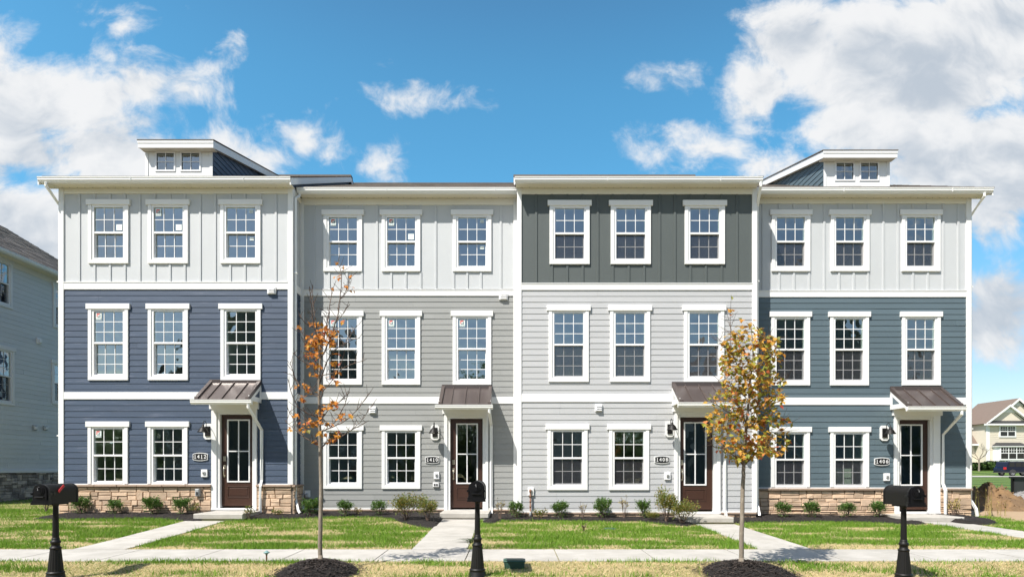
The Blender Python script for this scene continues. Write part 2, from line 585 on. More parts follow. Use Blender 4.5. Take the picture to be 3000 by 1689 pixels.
# pavement slabs with joints
SW0, SW1 = 9.74 - CD, 10.98 - CD
joints = [-20, -18.5, -17, -15.5, -14, -12.5, -10.9] + [-9.4, -8.0, -6.6, -5.15, -3.7, -2.2, -.75, .75, 2.3, 3.8, 5.3, 6.8, 8.3, 9.8, 11.3] + [12.8, 14.3, 15.8, 17.3, 18.8, 20.3]


def slab(mb, x0, x1, y0, y1, lift=.018, g=.009, ny=1):
    vs, fs = [], []
    ys = frange(y0 + g, y1 - g, (y1 - y0 - 2 * g) / ny)
    for y in ys:
        for x in (x0 + g, x1 - g):
            vs.append((x, y, gz(x, y) + lift))
            vs.append((x, y, gz(x, y) - .08))
    for j in range(len(ys) - 1):
        a = j * 4
        fs += [(a, a + 2, a + 6, a + 4), (a, a + 4, a + 5, a + 1), (a + 2, a + 3, a + 7, a + 6)]
    fs += [(0, 1, 3, 2), (len(vs) - 4, len(vs) - 2, len(vs) - 1, len(vs) - 3)]
    mb.add(vs, fs, 'concrete')


mb = MB()
for a, b in zip(joints, joints[1:]):
    slab(mb, a, b, SW0, SW1)
mb.build('sidewalk', kind='structure')

WALKS = []
for (wx0, wx1, yb) in ((-7.87, -6.92, -2.0), (-1.80, -.80, -1.1), (4.42, 5.38, -1.95), (10.40, 11.38, -1.2)):
    mb = MB()
    cuts = frange(SW1 + .004, yb, 1.35)
    for a, b in zip(cuts, cuts[1:]):
        slab(mb, wx0, wx1, a, b, ny=2)
    mb.build('walkway', kind='structure')
    WALKS.append((wx0, wx1, SW1, yb))

# ------------------------------------------------------------------ wall building blocks
def cells(x0, x1, z0, z1, holes):
    xs = sorted({x0, x1, *[min(max(h[0], x0), x1) for h in holes], *[min(max(h[1], x0), x1) for h in holes]})
    zs = sorted({z0, z1, *[min(max(h[2], z0), z1) for h in holes], *[min(max(h[3], z0), z1) for h in holes]})
    for a, b in zip(xs, xs[1:]):
        for c, d in zip(zs, zs[1:]):
            mx, mz = (a + b) / 2, (c + d) / 2
            if not any(h[0] < mx < h[1] and h[2] < mz < h[3] for h in holes):
                yield a, b, c, d


def backing(mb, x0, x1, z0, z1, holes, y, m, reveal=None, th=.13):
    for a, b, c, d in cells(x0, x1, z0, z1, holes):
        mb.quad((a, y, c), (b, y, c), (b, y, d), (a, y, d), m)
    if reveal:
        for h in holes:
            if h[0] >= x0 and h[1] <= x1 and h[2] >= z0 - .01 and h[3] <= z1 + .01:
                a, b, c, d = h
                e = y + th
                mb.quad((a, y, c), (a, e, c), (a, e, d), (a, y, d), reveal)
                mb.quad((b, y, c), (b, y, d), (b, e, d), (b, e, c), reveal)
                mb.quad((a, y, c), (b, y, c), (b, e, c), (a, e, c), reveal)
                mb.quad((a, y, d), (a, e, d), (b, e, d), (b, y, d), reveal)


def laps(mb, x0, x1, z0, z1, holes, y, m, rnd, expo=.1545, lip=.0145):
    """lapped boards, top course trimmed, broken around the openings, butt joints at random lengths"""
    z = z1
    k = 0
    while z > z0 + .01:
        zb = max(z - expo, z0)
        segs = [(x0, x1)]
        for h in holes:
            if h[2] < z - .02 and h[3] > zb + .02:
                ns = []
                for a, b in segs:
                    if h[1] <= a or h[0] >= b:
                        ns.append((a, b))
                    else:
                        if h[0] > a:
                            ns.append((a, h[0]))
                        if h[1] < b:
                            ns.append((h[1], b))
                segs = ns
        off = rnd.uniform(.5, 3.6)
        for a, b in segs:
            cuts = [a]
            c = x0 + off
            while c < b - .25:
                if c > a + .25:
                    cuts.append(c)
                c += 3.66
            cuts.append(b)
            for p, q in zip(cuts, cuts[1:]):
                q2 = q - (.0025 if q < b else 0)
                jl = lip + rnd.uniform(-.0015, .0015)
                zz = z + .012
                zl = zb + rnd.uniform(-.0012, .0012)
                mb.add([(p, y - jl, zl), (q2, y - jl, zl), (q2, y - .003, zz), (p, y - .003, zz), (p, y, zl), (q2, y, zl)],
                       [(0, 1, 2, 3), (0, 4, 5, 1), (0, 3, 4), (1, 5, 2)], m)
        z = zb
        k += 1


def stones(mb, x0, x1, z0, z1, y, rnd, m='tan_stone', depth=.075):
    """coursed ashlar of uneven blocks standing proud of a mortar bed"""
    mb.box(x0 + .004, x1 - .004, y - depth * .45, y + .01, z0, z1, 'mortar')
    z = z0
    while z < z1 - .02:
        h = min(rnd.choice([.11, .14, .17, .21]), z1 - z)
        if z1 - z - h < .07:
            h = z1 - z
        x = x0
        while x < x1 - .01:
            w = rnd.uniform(.16, .52)
            if x1 - x - w < .14:
                w = x1 - x
            k = rnd.random()
            rows = [(0, h)] if (h < .17 and k < .6) or k < .22 else [(0, h * (q := rnd.uniform(.36, .62))), (h * q, h)]
            for a, b in rows:
                parts = [(x, x + w)]
                if w > .34 and rnd.random() < .4:
                    t = x + w * rnd.uniform(.35, .65)
                    parts = [(x, t), (t, x + w)]
                for p, q2 in parts:
                    g = .0055
                    d = depth * rnd.uniform(.72, 1.1)
                    j = lambda: rnd.uniform(-.008, .008)
                    X0, X1, Z0, Z1 = p + g, q2 - g, z + a + g * .8, z + b - g * .8
                    bb = .010
                    vs = [(X0 + bb, y - d + j(), Z0 + bb), (X1 - bb, y - d + j(), Z0 + bb), (X1 - bb, y - d + j(), Z1 - bb), (X0 + bb, y - d + j(), Z1 - bb),
                          (X0, y - d + .022, Z0 + j() * .5), (X1, y - d + .022, Z0), (X1, y - d + .022, Z1 + j() * .5), (X0, y - d + .022, Z1),
                          (X0, y, Z0), (X1, y, Z0), (X1, y, Z1), (X0, y, Z1)]
                    mb.add(vs, [(0, 1, 2), (0, 2, 3), (0, 4, 5, 1), (1, 5, 6, 2), (2, 6, 7, 3), (3, 7, 4, 0), (4, 8, 9, 5), (5, 9, 10, 6), (6, 10, 11, 7), (7, 11, 8, 4)], m)
            x += w
        z += h


def ledge(mb, x0, x1, y0, y1, z0, z1, rnd):
    x = x0
    while x < x1 - .01:
        w = rnd.uniform(.45, .75)
        if x1 - x - w < .3:
            w = x1 - x
        j = rnd.uniform(-.008, .004)
        mb.bbox(x + .002, x + w - .002, y0 + j, y1, z0, z1 + rnd.uniform(-.004, .002), 'stone_ledge', .01)
        x += w


# ------------------------------------------------------------------ windows: one mesh per part and size, shared by all copies
GW = .765            # visible glass width
FR = .055            # vinyl frame around it
WM = {}


def window_meshes(key, gh, rows, sill=True, cols=3, gw=GW, head=True, trim=.09):
    h = gw / 2
    o = h + FR + trim
    c = MB()
    t = 'white_trim'
    zb = -FR
    c.bbox(-o, -h - FR, -.045, 0, zb, gh + FR, t)
    c.bbox(h + FR, o, -.045, 0, zb, gh + FR, t)
    if sill:
        c.bbox(-o, o, -.047, 0, zb - .092, zb, t)
    if head:
        c.bbox(-o - .05, o + .05, -.062, 0, gh + FR, gh + FR + .142, t, .006)
    else:
        c.bbox(-o, o, -.047, 0, gh + FR, gh + FR + trim, t)
    v = 'white_vinyl'
    c.box(-h - FR, -h, -.026, .10, -FR, gh + FR, v)
    c.box(h, h + FR, -.026, .10, -FR, gh + FR, v)
    c.box(-h, h, -.026, .10, gh, gh + FR, v)
    c.box(-h, h, -.034, .10, -FR, 0, v)
    mid = gh * .5
    us, ls = MB(), MB()
    us.bbox(-h, h, -.020, .034, mid - .024, mid + .026, v)
    gb = .0085
    for i in range(1, cols):
        x = -h + gw * i / cols
        us.box(x - gb, x + gb, .002, .012, mid + .026, gh, v)
        ls.box(x - gb, x + gb, .046, .056, .028, mid - .024, v)
    for j in range(1, rows):
        zu = mid + .026 + (gh - mid - .026) * j / rows
        us.box(-h, h, .0035, .011, zu - gb, zu + gb, v)
        zl = .028 + (mid - .052) * j / rows
        ls.box(-h + .02, h - .02, .0475, .055, zl - gb, zl + gb, v)
    ls.box(-h, h, .035, .08, 0, .028, v)
    ls.box(-h, -h + .020, .035, .08, .028, mid - .024, v)
    ls.box(h - .020, h, .035, .08, .028, mid - .024, v)
    pu, pl, sc = MB(), MB(), MB()
    pu.quad((-h, .014, mid + .026), (h, .014, mid + .026), (h, .014, gh), (-h, .014, gh), 'window_glass')
    pl.quad((-h + .02, .060, .028), (h - .02, .060, .028), (h - .02, .060, mid - .024), (-h + .02, .060, mid - .024), 'window_glass')
    sc.quad((-h, .022, 0), (h, .022, 0), (h, .022, mid - .024), (-h, .022, mid - .024), 'screen_mesh')
    WM[key] = dict(casing=c.mesh('window'), us=us.mesh('upper_sash'), ls=ls.mesh('lower_sash'), pu=pu.mesh('pane'), pl=pl.mesh('pane'), sc=sc.mesh('insect_screen'), gh=gh, gw=gw, rows=rows)


window_meshes('f3', 1.335, 2)
window_meshes('f2', 1.665, 3)
window_meshes('f1', 1.385, 2)
window_meshes('f1s', 1.390, 2, sill=False)


def sticker_mesh():
    mb = MB()
    y = -.0005
    mb.quad((-.075, 0, -.095), (.075, 0, -.095), (.075, 0, .095), (-.075, 0, .095), 'paper')
    # red and black emblem: a clipped square holding four light squares
    for pts, m in (([(-.055, .075), (-.055, -.03), (-.01, .02), (-.01, .075)], 'print_red'), ([(-.01, .02), (.05, .075), (-.01, .075)], 'print_red'),
                   ([(-.045, -.035), (.0, .012), (.0, -.035)], 'print_black'), ([(.002, .012), (.046, .058), (.046, -.035), (.002, -.035)], 'print_grey')):
        mb.add([(x, y, z) for x, z in pts], [tuple(range(len(pts)))], m)
    for (x, z) in ((-.022, .032), (.012, .032), (-.022, -.006), (.012, -.006)):
        mb.quad((x - .010, 2 * y, z - .010), (x + .012, 2 * y, z - .010), (x + .012, 2 * y, z + .012), (x - .010, 2 * y, z + .012), 'paper')
    vs, fs = text_geo('UNITED', .046, .001, .95)
    mb.add([(x, 2 * y, z - .070) for x, z in vs], fs, 'print_grey')
    WM['sticker'] = mb.mesh('window_sticker')
    mb = MB()
    mb.quad((-.078, 0, -.078), (.078, 0, -.078), (.078, 0, .078), (-.078, 0, .078), 'paper')
    WM['sheet'] = mb.mesh('paper_sheet')
    mb = MB()
    for z, w in ((.03, .055), (.012, .05), (-.02, .06), (-.034, .05)):
        mb.box(-w, w, -.001, 0, z - .007, z + .007, 'paper')
    WM['labels'] = mb.mesh('paper_label')


sticker_mesh()


def window(key, parent, x, y, z, rz=0, screen=False, stick='', loc_world=True):
    """casing with both sashes, panes, screen and any papers stuck to the glass; x, z = middle of the glass bottom"""
    k = WM[key]
    p = Vector((x, y, z)) - world_loc(parent)
    w = inst('window', k['casing'], parent, p, rz)
    inst('upper_sash', k['us'], w, (0, 0, 0))
    inst('lower_sash', k['ls'], w, (0, 0, 0))
    inst('pane', k['pu'], w, (0, 0, 0))
    inst('pane', k['pl'], w, (0, 0, 0))
    if screen:
        inst('insect_screen', k['sc'], w, (0, 0, 0))
    gh, h = k['gh'], k['gw'] / 2
    if 'u' in stick:
        inst('window_sticker', WM['sticker'], w, (-h + .115, .000, gh - .125), label='white window sticker with a red and black emblem')
    if 'p' in stick:
        inst('paper_sheet', WM['sheet'], w, (h - .115, .000, gh * .5 + .145), label='plain white square of paper on the glass')
    if 'l' in stick:
        inst('paper_label', WM['labels'], w, (h - .115, .000, gh - .1))
        inst('paper_label', WM['labels'], w, (h - .115, .040, gh * .5 - .14))
    return w


def hole(key, x, z):
    gh = WM[key]['gh']
    h = WM[key]['gw'] / 2
    return (x - h - FR, x + h + FR, z - FR, z + gh + FR)


def gutter_prof(y, z0, z1):
    d = .105
    return [(y, z0), (y, z1), (y - d, z1), (y - d, z1 - .018), (y - d + .012, z1 - .03), (y - d + .014, z1 - .075), (y - .062, z0 + .012), (y - .058, z0)]


def downspout(mb, path, w=.036):
    mb.tube(path, [w * 1.12] * len(path), 'gutter_metal', n=4, smooth=False, rot=math.pi / 4)


EAVE_O = .29         # wall to fascia
SOFF = EYE + 7.355   # soffit level
PITCH = .474
ROOFZ = EYE + 7.475  # roof sheet at the eave edge
DEPTH = 11.2


def townhouse(c):
    rnd = random.Random(c['num'])
    yp = c['yp']
    num = str(c['num'])
    xl, xr = c['xl'], c['xr']
    X = lambda px: X_(px, yp)
    Z = lambda py: Z_(py, yp)
    gb = gz((xl + xr) / 2, yp) - .03
    T = empty('townhouse', ((xl + xr) / 2, yp, gb), c['label'], 'townhouse', 'attached three-storey townhouses')
    zf = Z(c['panel'][0])
    zp = Z(c['panel'][1])
    zm = Z(c['mid'][0])
    zm1 = Z(c['mid'][1])
    zl = Z(c['low'][0])
    zl1 = Z(c['low'][1])
    tl, tr = c.get('tl', .115), c.get('tr', .115)
    sl_, sr_ = xl + tl, xr - tr
    # windows
    wins = []
    for (row, key) in (('w3', 'f3'), ('w2', 'f2'), ('w1', c['k1'])):
        for (px, st) in c[row]:
            zt = Z(c['top_' + row])
            wins.append((key, X(px), zt - WM[key]['gh'], st, row))
    dx0, dx1, dz0, dz1 = X(c['door'][0]), X(c['door'][1]), Z(c['door'][3]), Z(c['door'][2])
    holes = [hole(k, x, z) for k, x, z, st, r in wins]
    dhole = (dx0 - .02, dx1 + .02, dz0 - .3, dz1 + .02)
    allh = holes + [dhole]
    # storeys of siding
    for nm, a, b, m in (('upper_wall', zp, zf, c['m3']), ('middle_wall', zm1, zm, c['m2']), ('lower_wall', zl1, zl, c['m1'])):
        mb = MB()
        backing(mb, xl + .01, xr - .01, a - .2, b + .2, allh, yp, m, 'white_vinyl')
        if nm == 'upper_wall':
            for px in c['batt']:
                x = X(px)
                segs = [(a, b)]
                for h in holes:
                    if h[0] - .12 < x < h[1] + .12:
                        ns = []
                        for p, q in segs:
                            if h[3] > p and h[2] < q:
                                if h[2] - .09 > p:
                                    ns.append((p, h[2] - .09))
                                if h[3] + .14 < q:
                                    ns.append((h[3] + .14, q))
                            else:
                                ns.append((p, q))
                        segs = ns
                for p, q in segs:
                    mb.bbox(x - .029, x + .029, yp - .021, yp, p, q, m, .003)
        else:
            laps(mb, sl_ - .01, sr_ + .01, a, b, allh, yp, m, rnd)
        if c.get('ret'):
            # the return where this house stands forward of its neighbour
            s, e = c['ret']
            if s == 'r':
                mb.M = Matrix.Translation((xr, yp, 0)) @ Matrix.Rotation(rad(90), 4, 'Z')
                r0, r1 = .0, .61
            else:
                mb.M = Matrix.Translation((xl, yp, 0)) @ Matrix.Rotation(rad(-90), 4, 'Z')
                r0, r1 = -.61, 0.0
            backing(mb, r0 + .005, r1, a - .2, b + .2, [], .0, m)
            if nm != 'upper_wall':
                laps(mb, r0 + .1, r1, a, b, [], .0, m, rnd)
            mb.M = None
            if s == 'r' and c['num'] == 1408:
                pass
        mb.build(nm, T)
    # the rest of the shell: flank and rear walls under the roof
    mb = MB()
    zt = SOFF
    for xx in (xl + .012, xr - .012):
        mb.quad((xx, yp + .02, gb), (xx, yp + DEPTH, gb), (xx, yp + DEPTH, zt + .05), (xx, yp + .02, zt + .05), c['m2'])
        rz = ROOFZ - .16
        ye, yr = yp - EAVE_O - .11, yp + 5.6
        zr = rz + (yr - ye) * PITCH
        mb.add([(xx, yp + .02, zt), (xx, yp + DEPTH, zt), (xx, yr, zr), (xx, yp + .02, rz + (yp + .02 - ye) * PITCH)], [(0, 1, 2, 3)], c['m2'])
    mb.quad((xl, yp + DEPTH, gb), (xr, yp + DEPTH, gb), (xr, yp + DEPTH, zt), (xl, yp + DEPTH, zt), c['m2'])
    mb.build('shell_wall', T)
    # rooms behind the glass
    mb = MB()
    fl = [dz0 - .02, (zl + zm1) / 2 - .05, (zm + zp) / 2 - .05]
    ce = [fl[1] - .30, fl[2] - .30, zf + .05]
    y0, y1 = yp + .131, yp + 4.6
    for i in range(3):
        a, b = fl[i], ce[i]
        x0, x1 = xl + .15, xr - .15
        mb.quad((x0, y0, a), (x1, y0, a), (x1, y1, a), (x0, y1, a), 'room_floor')
        mb.quad((x0, y0, b), (x0, y1, b), (x1, y1, b), (x1, y0, b), 'room_wall')
        mb.quad((x0, y1, a), (x1, y1, a), (x1, y1, b), (x0, y1, b), 'room_wall')
        mb.quad((x0, y0, a), (x0, y1, a), (x0, y1, b), (x0, y0, b), 'room_wall')
        mb.quad((x1, y0, a), (x1, y0, b), (x1, y1, b), (x1, y1, a), 'room_wall')
        for a2, b2, c2, d2 in cells(x0, x1, a, b, allh):
            mb.quad((a2, y0, c2), (a2, y0, d2), (b2, y0, d2), (b2, y0, c2), 'room_wall')
        ws = sorted([w[1] for w in wins if w[4] == 'w%d' % (i + 1)])
        px = (ws[-2] + ws[-1]) / 2 + (.15 if i else .85)
        if i == 0:
            px = ws[-1] + .75
        mb.box(px, px + .11, y0 + .01, y0 + (1.6, 2.6, 3.0)[i], a, b, 'room_wall')
        mb.box(x0 + .9, x0 + 1.0, y1 - 1.6, y1 - .01, a, b, 'room_wall')
    for (px, w, h, dy) in c.get('props', []):
        xx = X(px)
        mb.box(xx, xx + w, yp + .5 + dy, yp + .56 + dy, fl[0] + .001, fl[0] + h, 'room_wall')
    mb.build('interior', T)
    # bands, frieze and corner boards
    mb = MB()
    mb.bbox(sl_ - .001, sr_ + .001, yp - .030, yp + .0, zm, zp, 'white_trim')
    mb.box(sl_ - .001, sr_ + .001, yp - .042, yp - .005, zp - .018, zp + .004, 'white_trim')
    mb.build('band_board', T)
    mb = MB()
    bx0 = xl if c['num'] == 1412 else sl_
    cx0, cx1 = X(c['can'][0]), X(c['can'][1])
    mb.bbox(sl_ - .001, cx0, yp - .030, yp + .0, zl, zm1, 'white_trim')
    mb.bbox(cx1, sr_ + .001, yp - .030, yp + .0, zl, zm1, 'white_trim')
    mb.build('band_board', T)
    mb = MB()
    mb.bbox(sl_ - .001, sr_ + .001, yp - .028, yp, zf, SOFF, 'frieze_board')
    mb.build('frieze_board', T)
    zbt = Z(c['cbot'])
    for (a, b, side) in ((xl, sl_, 'l'), (sr_, xr, 'r')):
        if side in c.get('nocorner', ''):
            continue
        mb = MB()
        a2 = a - (.02 if side == 'l' and 'l' in c['free'] else 0)
        b2 = b + (.02 if side == 'r' and 'r' in c['free'] else 0)
        mb.bbox(a2, b2, yp - .034, yp + .012, zbt, SOFF - .003, 'white_trim')
        if side in c['free']:
            xs = (a2, a2 + .022) if side == 'l' else (b2 - .022, b2)
            mb.box(xs[0], xs[1], yp + .012, yp + .11, zbt, SOFF - .003, 'white_trim')
        mb.build('corner_board', T)
    if c.get('ret') and c['ret'][0] == 'r':
        mb = MB()
        for zt_, zb_ in ((zp, zm), (zm1, zl)):
            mb = MB()
            mb.box(xr, xr + .024, yp + .11, yp + .61, zb_, zt_, 'white_trim')
            mb.build('band_board', T)
        mb = MB()
        mb.box(xr, xr + .022, yp + .11, yp + .61, zf, SOFF, 'frieze_board')
        mb.build('frieze_board', T)
    # base of the wall
    zg = gb - .15
    mb = MB()
    jx0, jx1 = X(c['surr'][0]), X(c['surr'][1])
    if c['base'] == 'stone':
        zt = zl1
        for a, b in ((xl + .01, jx0 - .004), (jx1 + .004, xr - .005)):
            stones(mb, a, b, zg, zt - .075, yp, rnd)
            ledge(mb, a - .01, b + .01, yp - .115, yp, zt - .070, zt - .012, rnd)
            mb.box(a, b, yp - .03, yp, zt - .012, zt + .012, 'white_trim')
        if c.get('ret') and c['ret'][0] == 'r':
            mb.M = Matrix.Translation((xr, yp, 0)) @ Matrix.Rotation(rad(90), 4, 'Z')
            stones(mb, -.06, .61, zg, zt - .075, 0, rnd)
            ledge(mb, -.10, .61, -.10, 0, zt - .070, zt - .012, rnd)
            mb.M = None
        mb.build('stone_base', T)
    else:
        zt = zl1
        for a, b in ((xl + .005, jx0 - .004), (jx1 + .004, xr - .005)):
            mb.box(a, b, yp - .05, yp, zt - .022, zt + .006, 'white_trim')
            ledge(mb, a, b, yp - .075, yp, zt - .072, zt - .022, rnd)
            stones(mb, a, b, zg, zt - .075, yp, rnd, depth=.05)
        mb.build('stone_base', T)
    # eaves: soffit, fascia, gutter
    ox0, ox1 = c['eave']
    yf = yp - EAVE_O
    mb = MB()
    y_ = yf
    mb.box(ox0 + .03, ox1 - .03, yf + .001, yp + .02, SOFF, SOFF + .012, 'soffit_vinyl')
    x = ox0 + .1
    while x < ox1 - .08:
        mb.box(x - .004, x + .004, yf + .005, yp - .03, SOFF - .004, SOFF, 'soffit_vinyl')
        mb.box(x + .085, x + .10, yp - .075, yp - .055, SOFF - .003, SOFF + .001, 'print_grey')
        x += .2
    mb.build('soffit', T)
    mb = MB()
    mb.box(ox0 + .02, ox1 - .02, yf - .02, yf + .001, SOFF - .012, ROOFZ - .005, 'white_trim')
    mb.build('fascia', T)
    mb = MB()
    mb.prism(gutter_prof(yf - .021, SOFF - .006, SOFF + .125), ox0, ox1, 'gutter_metal')
    x = ox0 + 2.4
    while x < ox1 - .4:
        mb.box(x - .004, x + .004, yf - .129, yf - .02, SOFF + .02, SOFF + .127, 'gutter_metal')
        x += 2.9
    mb.build('gutter', T)
    # main roof with rake boards
    ye = yf - .11
    yr = yp + 5.6
    zr = ROOFZ + (yr - ye) * PITCH
    yb = 2 * yr - ye
    mb = MB()
    th = .035
    n = 34
    for i in range(n):
        ya, yb2 = ye + (yr - ye) * i / n, ye + (yr - ye) * (i + 1) / n
        za, zb2 = ROOFZ + (ya - ye) * PITCH, ROOFZ + (yb2 - ye) * PITCH
        x = ox0 - .02
        while x < ox1 + .02:
            w = min(rnd.uniform(.25, .9), ox1 + .02 - x)
            q = rnd.choice([0, .006, .012])
            mb.add([(x, ya, za + .012 + q), (x + w, ya, za + .012 + q), (x + w, yb2 + .02, zb2 + .004), (x, yb2 + .02, zb2 + .004), (x, ya, za - .02), (x + w, ya, za - .02)],
                   [(0, 1, 2, 3), (4, 5, 1, 0)], 'shingle')
            x += w
    mb.quad((ox0 - .02, yr, zr), (ox1 + .02, yr, zr), (ox1 + .02, yb, ROOFZ), (ox0 - .02, yb, ROOFZ), 'shingle')
    mb.box(ox0 - .02, ox1 + .02, yr - .12, yr + .12, zr - .03, zr + .02, 'shingle')
    mb.quad((ox0, ye + .02, ROOFZ - .03), (ox0, yr, zr - .03), (ox1, yr, zr - .03), (ox1, ye + .02, ROOFZ - .03), 'white_trim')
    R = mb.build('roof', T)
    for xs in c['rake']:
        x0, x1 = xs
        mb = MB()
        for (a, b, dz) in ((x0, x1, .0),):
            mb.add([(a, ye + .03, ROOFZ - .19), (b, ye + .03, ROOFZ - .19), (b, ye + .03, ROOFZ - .012), (a, ye + .03, ROOFZ - .012),
                    (a, yr, zr - .19), (b, yr, zr - .19), (b, yr, zr - .012), (a, yr, zr - .012)],
                   [(0, 1, 2, 3), (0, 4, 5, 1), (1, 5, 6, 2), (2, 6, 7, 3), (3, 7, 4, 0), (4, 7, 6, 5)], 'white_trim')
            mb.add([(a, yr, zr - .19), (b, yr, zr - .19), (b, yr, zr - .012), (a, yr, zr - .012),
                    (a, yb, ROOFZ - .19), (b, yb, ROOFZ - .19), (b, yb, ROOFZ - .012), (a, yb, ROOFZ - .012)],
                   [(0, 4, 5, 1), (1, 5, 6, 2), (2, 6, 7, 3), (3, 7, 4, 0), (4, 7, 6, 5)], 'white_trim')
        mb.build('rake_board', R)
    # windows
    for k, x, z, st, row in wins:
        window(k, T, x, yp, z, screen=c['screen'] and row in 'w3 w2 w1', stick=st)
    entry(c, T, X, Z, yp, rnd)
    if 'dormer' in c:
        dormer(c, T, rnd)
    # fittings
    for (kind, px0, px1, py0, py1) in c['fit']:
        fx, fz, fw, fh = X((px0 + px1) / 2), Z((py0 + py1) / 2), abs(X(px1) - X(px0)), abs(Z(py0) - Z(py1))
        fit(kind, T, fx, yp - .017, fz, fw, fh)
    for path in c['spout']:
        mb = MB()
        downspout(mb, path)
        for p, q in zip(path, path[1:]):
            if abs(p[2] - q[2]) > 2.5:
                for t in (.25, .75):
                    z = p[2] + (q[2] - p[2]) * t
                    mb.box(p[0] - .046, p[0] + .046, p[1] - .042, p[1] + .06, z - .015, z + .015, 'gutter_metal')
        mb.build('downspout', T)
    return T


def fit(kind, T, x, y, z, w, h):
    mb = MB()
    if kind == 'vent':
        mb.bbox(x - w / 2, x + w / 2, y - .04, y + .015, z - h / 2, z + h / 2, 'white_vinyl', .006)
        for i in range(3):
            zz = z + h * (.30 - .27 * i)
            mb.add([(x - w * .36, y - .075, zz - h * .14), (x + w * .36, y - .075, zz - h * .14), (x + w * .36, y - .04, zz + h * .08), (x - w * .36, y - .04, zz + h * .08), (x - w * .36, y - .04, zz - h * .14), (x + w * .36, y - .04, zz - h * .14)],
                   [(0, 1, 2, 3), (0, 4, 5, 1), (0, 3, 4), (1, 5, 2)], 'white_vinyl')
        mb.build('wall_vent', T)
    elif kind == 'outlet':
        mb.bbox(x - w / 2, x + w / 2, y - .045, y + .015, z - h / 2, z + h / 2, 'white_vinyl', .006)
        mb.bbox(x - w * .2, x + w * .2, y - .075, y - .04, z - h * .12, z + h * .22, 'grey_plastic', .004)
        mb.box(x - w * .1, x + w * .06, y - .083, y - .07, z - h * .02, z + h * .1, 'dark_plastic_room_shade')
        mb.build('outlet_box', T)
    elif kind == 'spigot':
        mb.bbox(x - w / 2, x + w / 2, y - .045, y + .015, z - h / 2, z + h / 2, 'white_vinyl', .006)
        mb.tube([(x, y - .03, z), (x, y - .12, z), (x - .01, y - .15, z - .05)], .018, 'grey_plastic')
        mb.tube([(x - .04, y - .1, z - .01), (x - .04, y - .1, z - h)], .010, 'copper_pipe')
        mb.build('garden_tap', T)
    elif kind == 'bell':
        mb.bbox(x - w / 2, x + w / 2, y - .05, y + .015, z - h / 2, z + h / 2, 'white_vinyl', .006)
        for k in (-1, 1):
            mb.box(x + k * w * .19 - w * .13, x + k * w * .19 + w * .13, y - .06, y - .048, z - h * .22, z + h * .22, 'dark_plastic_room_shade')
        mb.build('meter_box', T)
    elif kind == 'socket':
        mb.bbox(x - w / 2, x + w / 2, y - .15, y - .05, z - h / 2, z + h / 2, 'grey_plastic', .015)
        mb.box(x - w * .2, x + w * .3, y - .162, y - .145, z - h * .3, z + h * .1, 'dark_plastic_room_shade')
        mb.build('outlet_box', T)
    elif kind == 'number':
        pts = []
        n = 10
        for i in range(n + 1):
            t = -1 + 2 * i / n
            pts.append((t * w / 2, h * .36 + h * .14 * (1 - t * t)))
        pts += [(-a, -b) for a, b in pts]
        for s_, yy, m in ((1.0, y - .022, 'plaque_white'), (.90, y - .026, 'plaque_black')):
            q = [(x + a * (s_ if s_ == 1 else .93), z + b * (s_ if s_ == 1 else .84)) for a, b in pts]
            mb.prism(q, yy, y + .01, m, axis='y')
        P = mb.build('number_plaque', T)
        mb = MB()
        for i, ch in enumerate(T['num']):
            vs, fs = text_geo(ch, h * .64, h * .008, .92)
            xc = x + (i - 1.5) * h * .40
            mb.add([(xc + a, y - .029, z + b) for a, b in vs], fs, 'plaque_white')
            if ch == '1':      # slab serifs
                o_ = h * (.01 if ch == '1' else .055)
                mb.box(xc + o_ - h * .105, xc + o_ + h * .115, y - .0295, y - .0262, z - h * .24, z - h * .195, 'plaque_white')
        for k in (-1, 1):
            mb.box(x + k * w * .43 - .006, x + k * w * .43 + .006, y - .031, y - .024, z - .006, z + .006, 'plaque_white')
        mb.build('house_number', P)
    elif kind == 'lamp':
        c = w * .22
        pts = [(-w / 2, -h / 2 + c), (-w / 2 + c, -h / 2), (w / 2 - c, -h / 2), (w / 2, -h / 2 + c), (w / 2, h / 2 - c), (w / 2 - c, h / 2), (-w / 2 + c, h / 2), (-w / 2, h / 2 - c)]
        mb.prism([(x + a, z + b) for a, b in pts], y - .035, y + .02, 'white_trim', axis='y')
        L = mb.build('wall_lamp', T)
        mb = MB()
        mb.bbox(x - w * .29, x + w * .29, y - .065, y - .030, z - h * .30, z + h * .32, 'black_metal', .006)
        mb.tube([(x, y - .05, z + .02), (x, y - .10, z + .03), (x, y - .11, z + .10), (x, y - .12, z + .20), (x, y - .15, z + .245), (x, y - .20, z + .26), (x, y - .25, z + .245), (x, y - .28, z + .20), (x, y - .285, z + .14)], .0085, 'black_metal')
        mb.build('lamp_arm', L)
        mb = MB()
        pr = [(.015, .165), (.028, .15), (.030, .11), (.055, .095), (.085, .060), (.105, .015), (.140, -.028), (.142, -.036), (.128, -.036), (.098, .008), (.04, .07), (.01, .075)]
        mb.lathe(pr, 'black_metal', x, y - .285, z, 22)
        mb.build('lamp_shade', L)
        mb = MB()
        mb.lathe([(.014, .07), (.02, .04), (.034, .015), (.036, -.01), (.02, -.035), (.004, -.042)], 'plaque_white', x, y - .285, z, 12)
        mb.build('bulb', L)


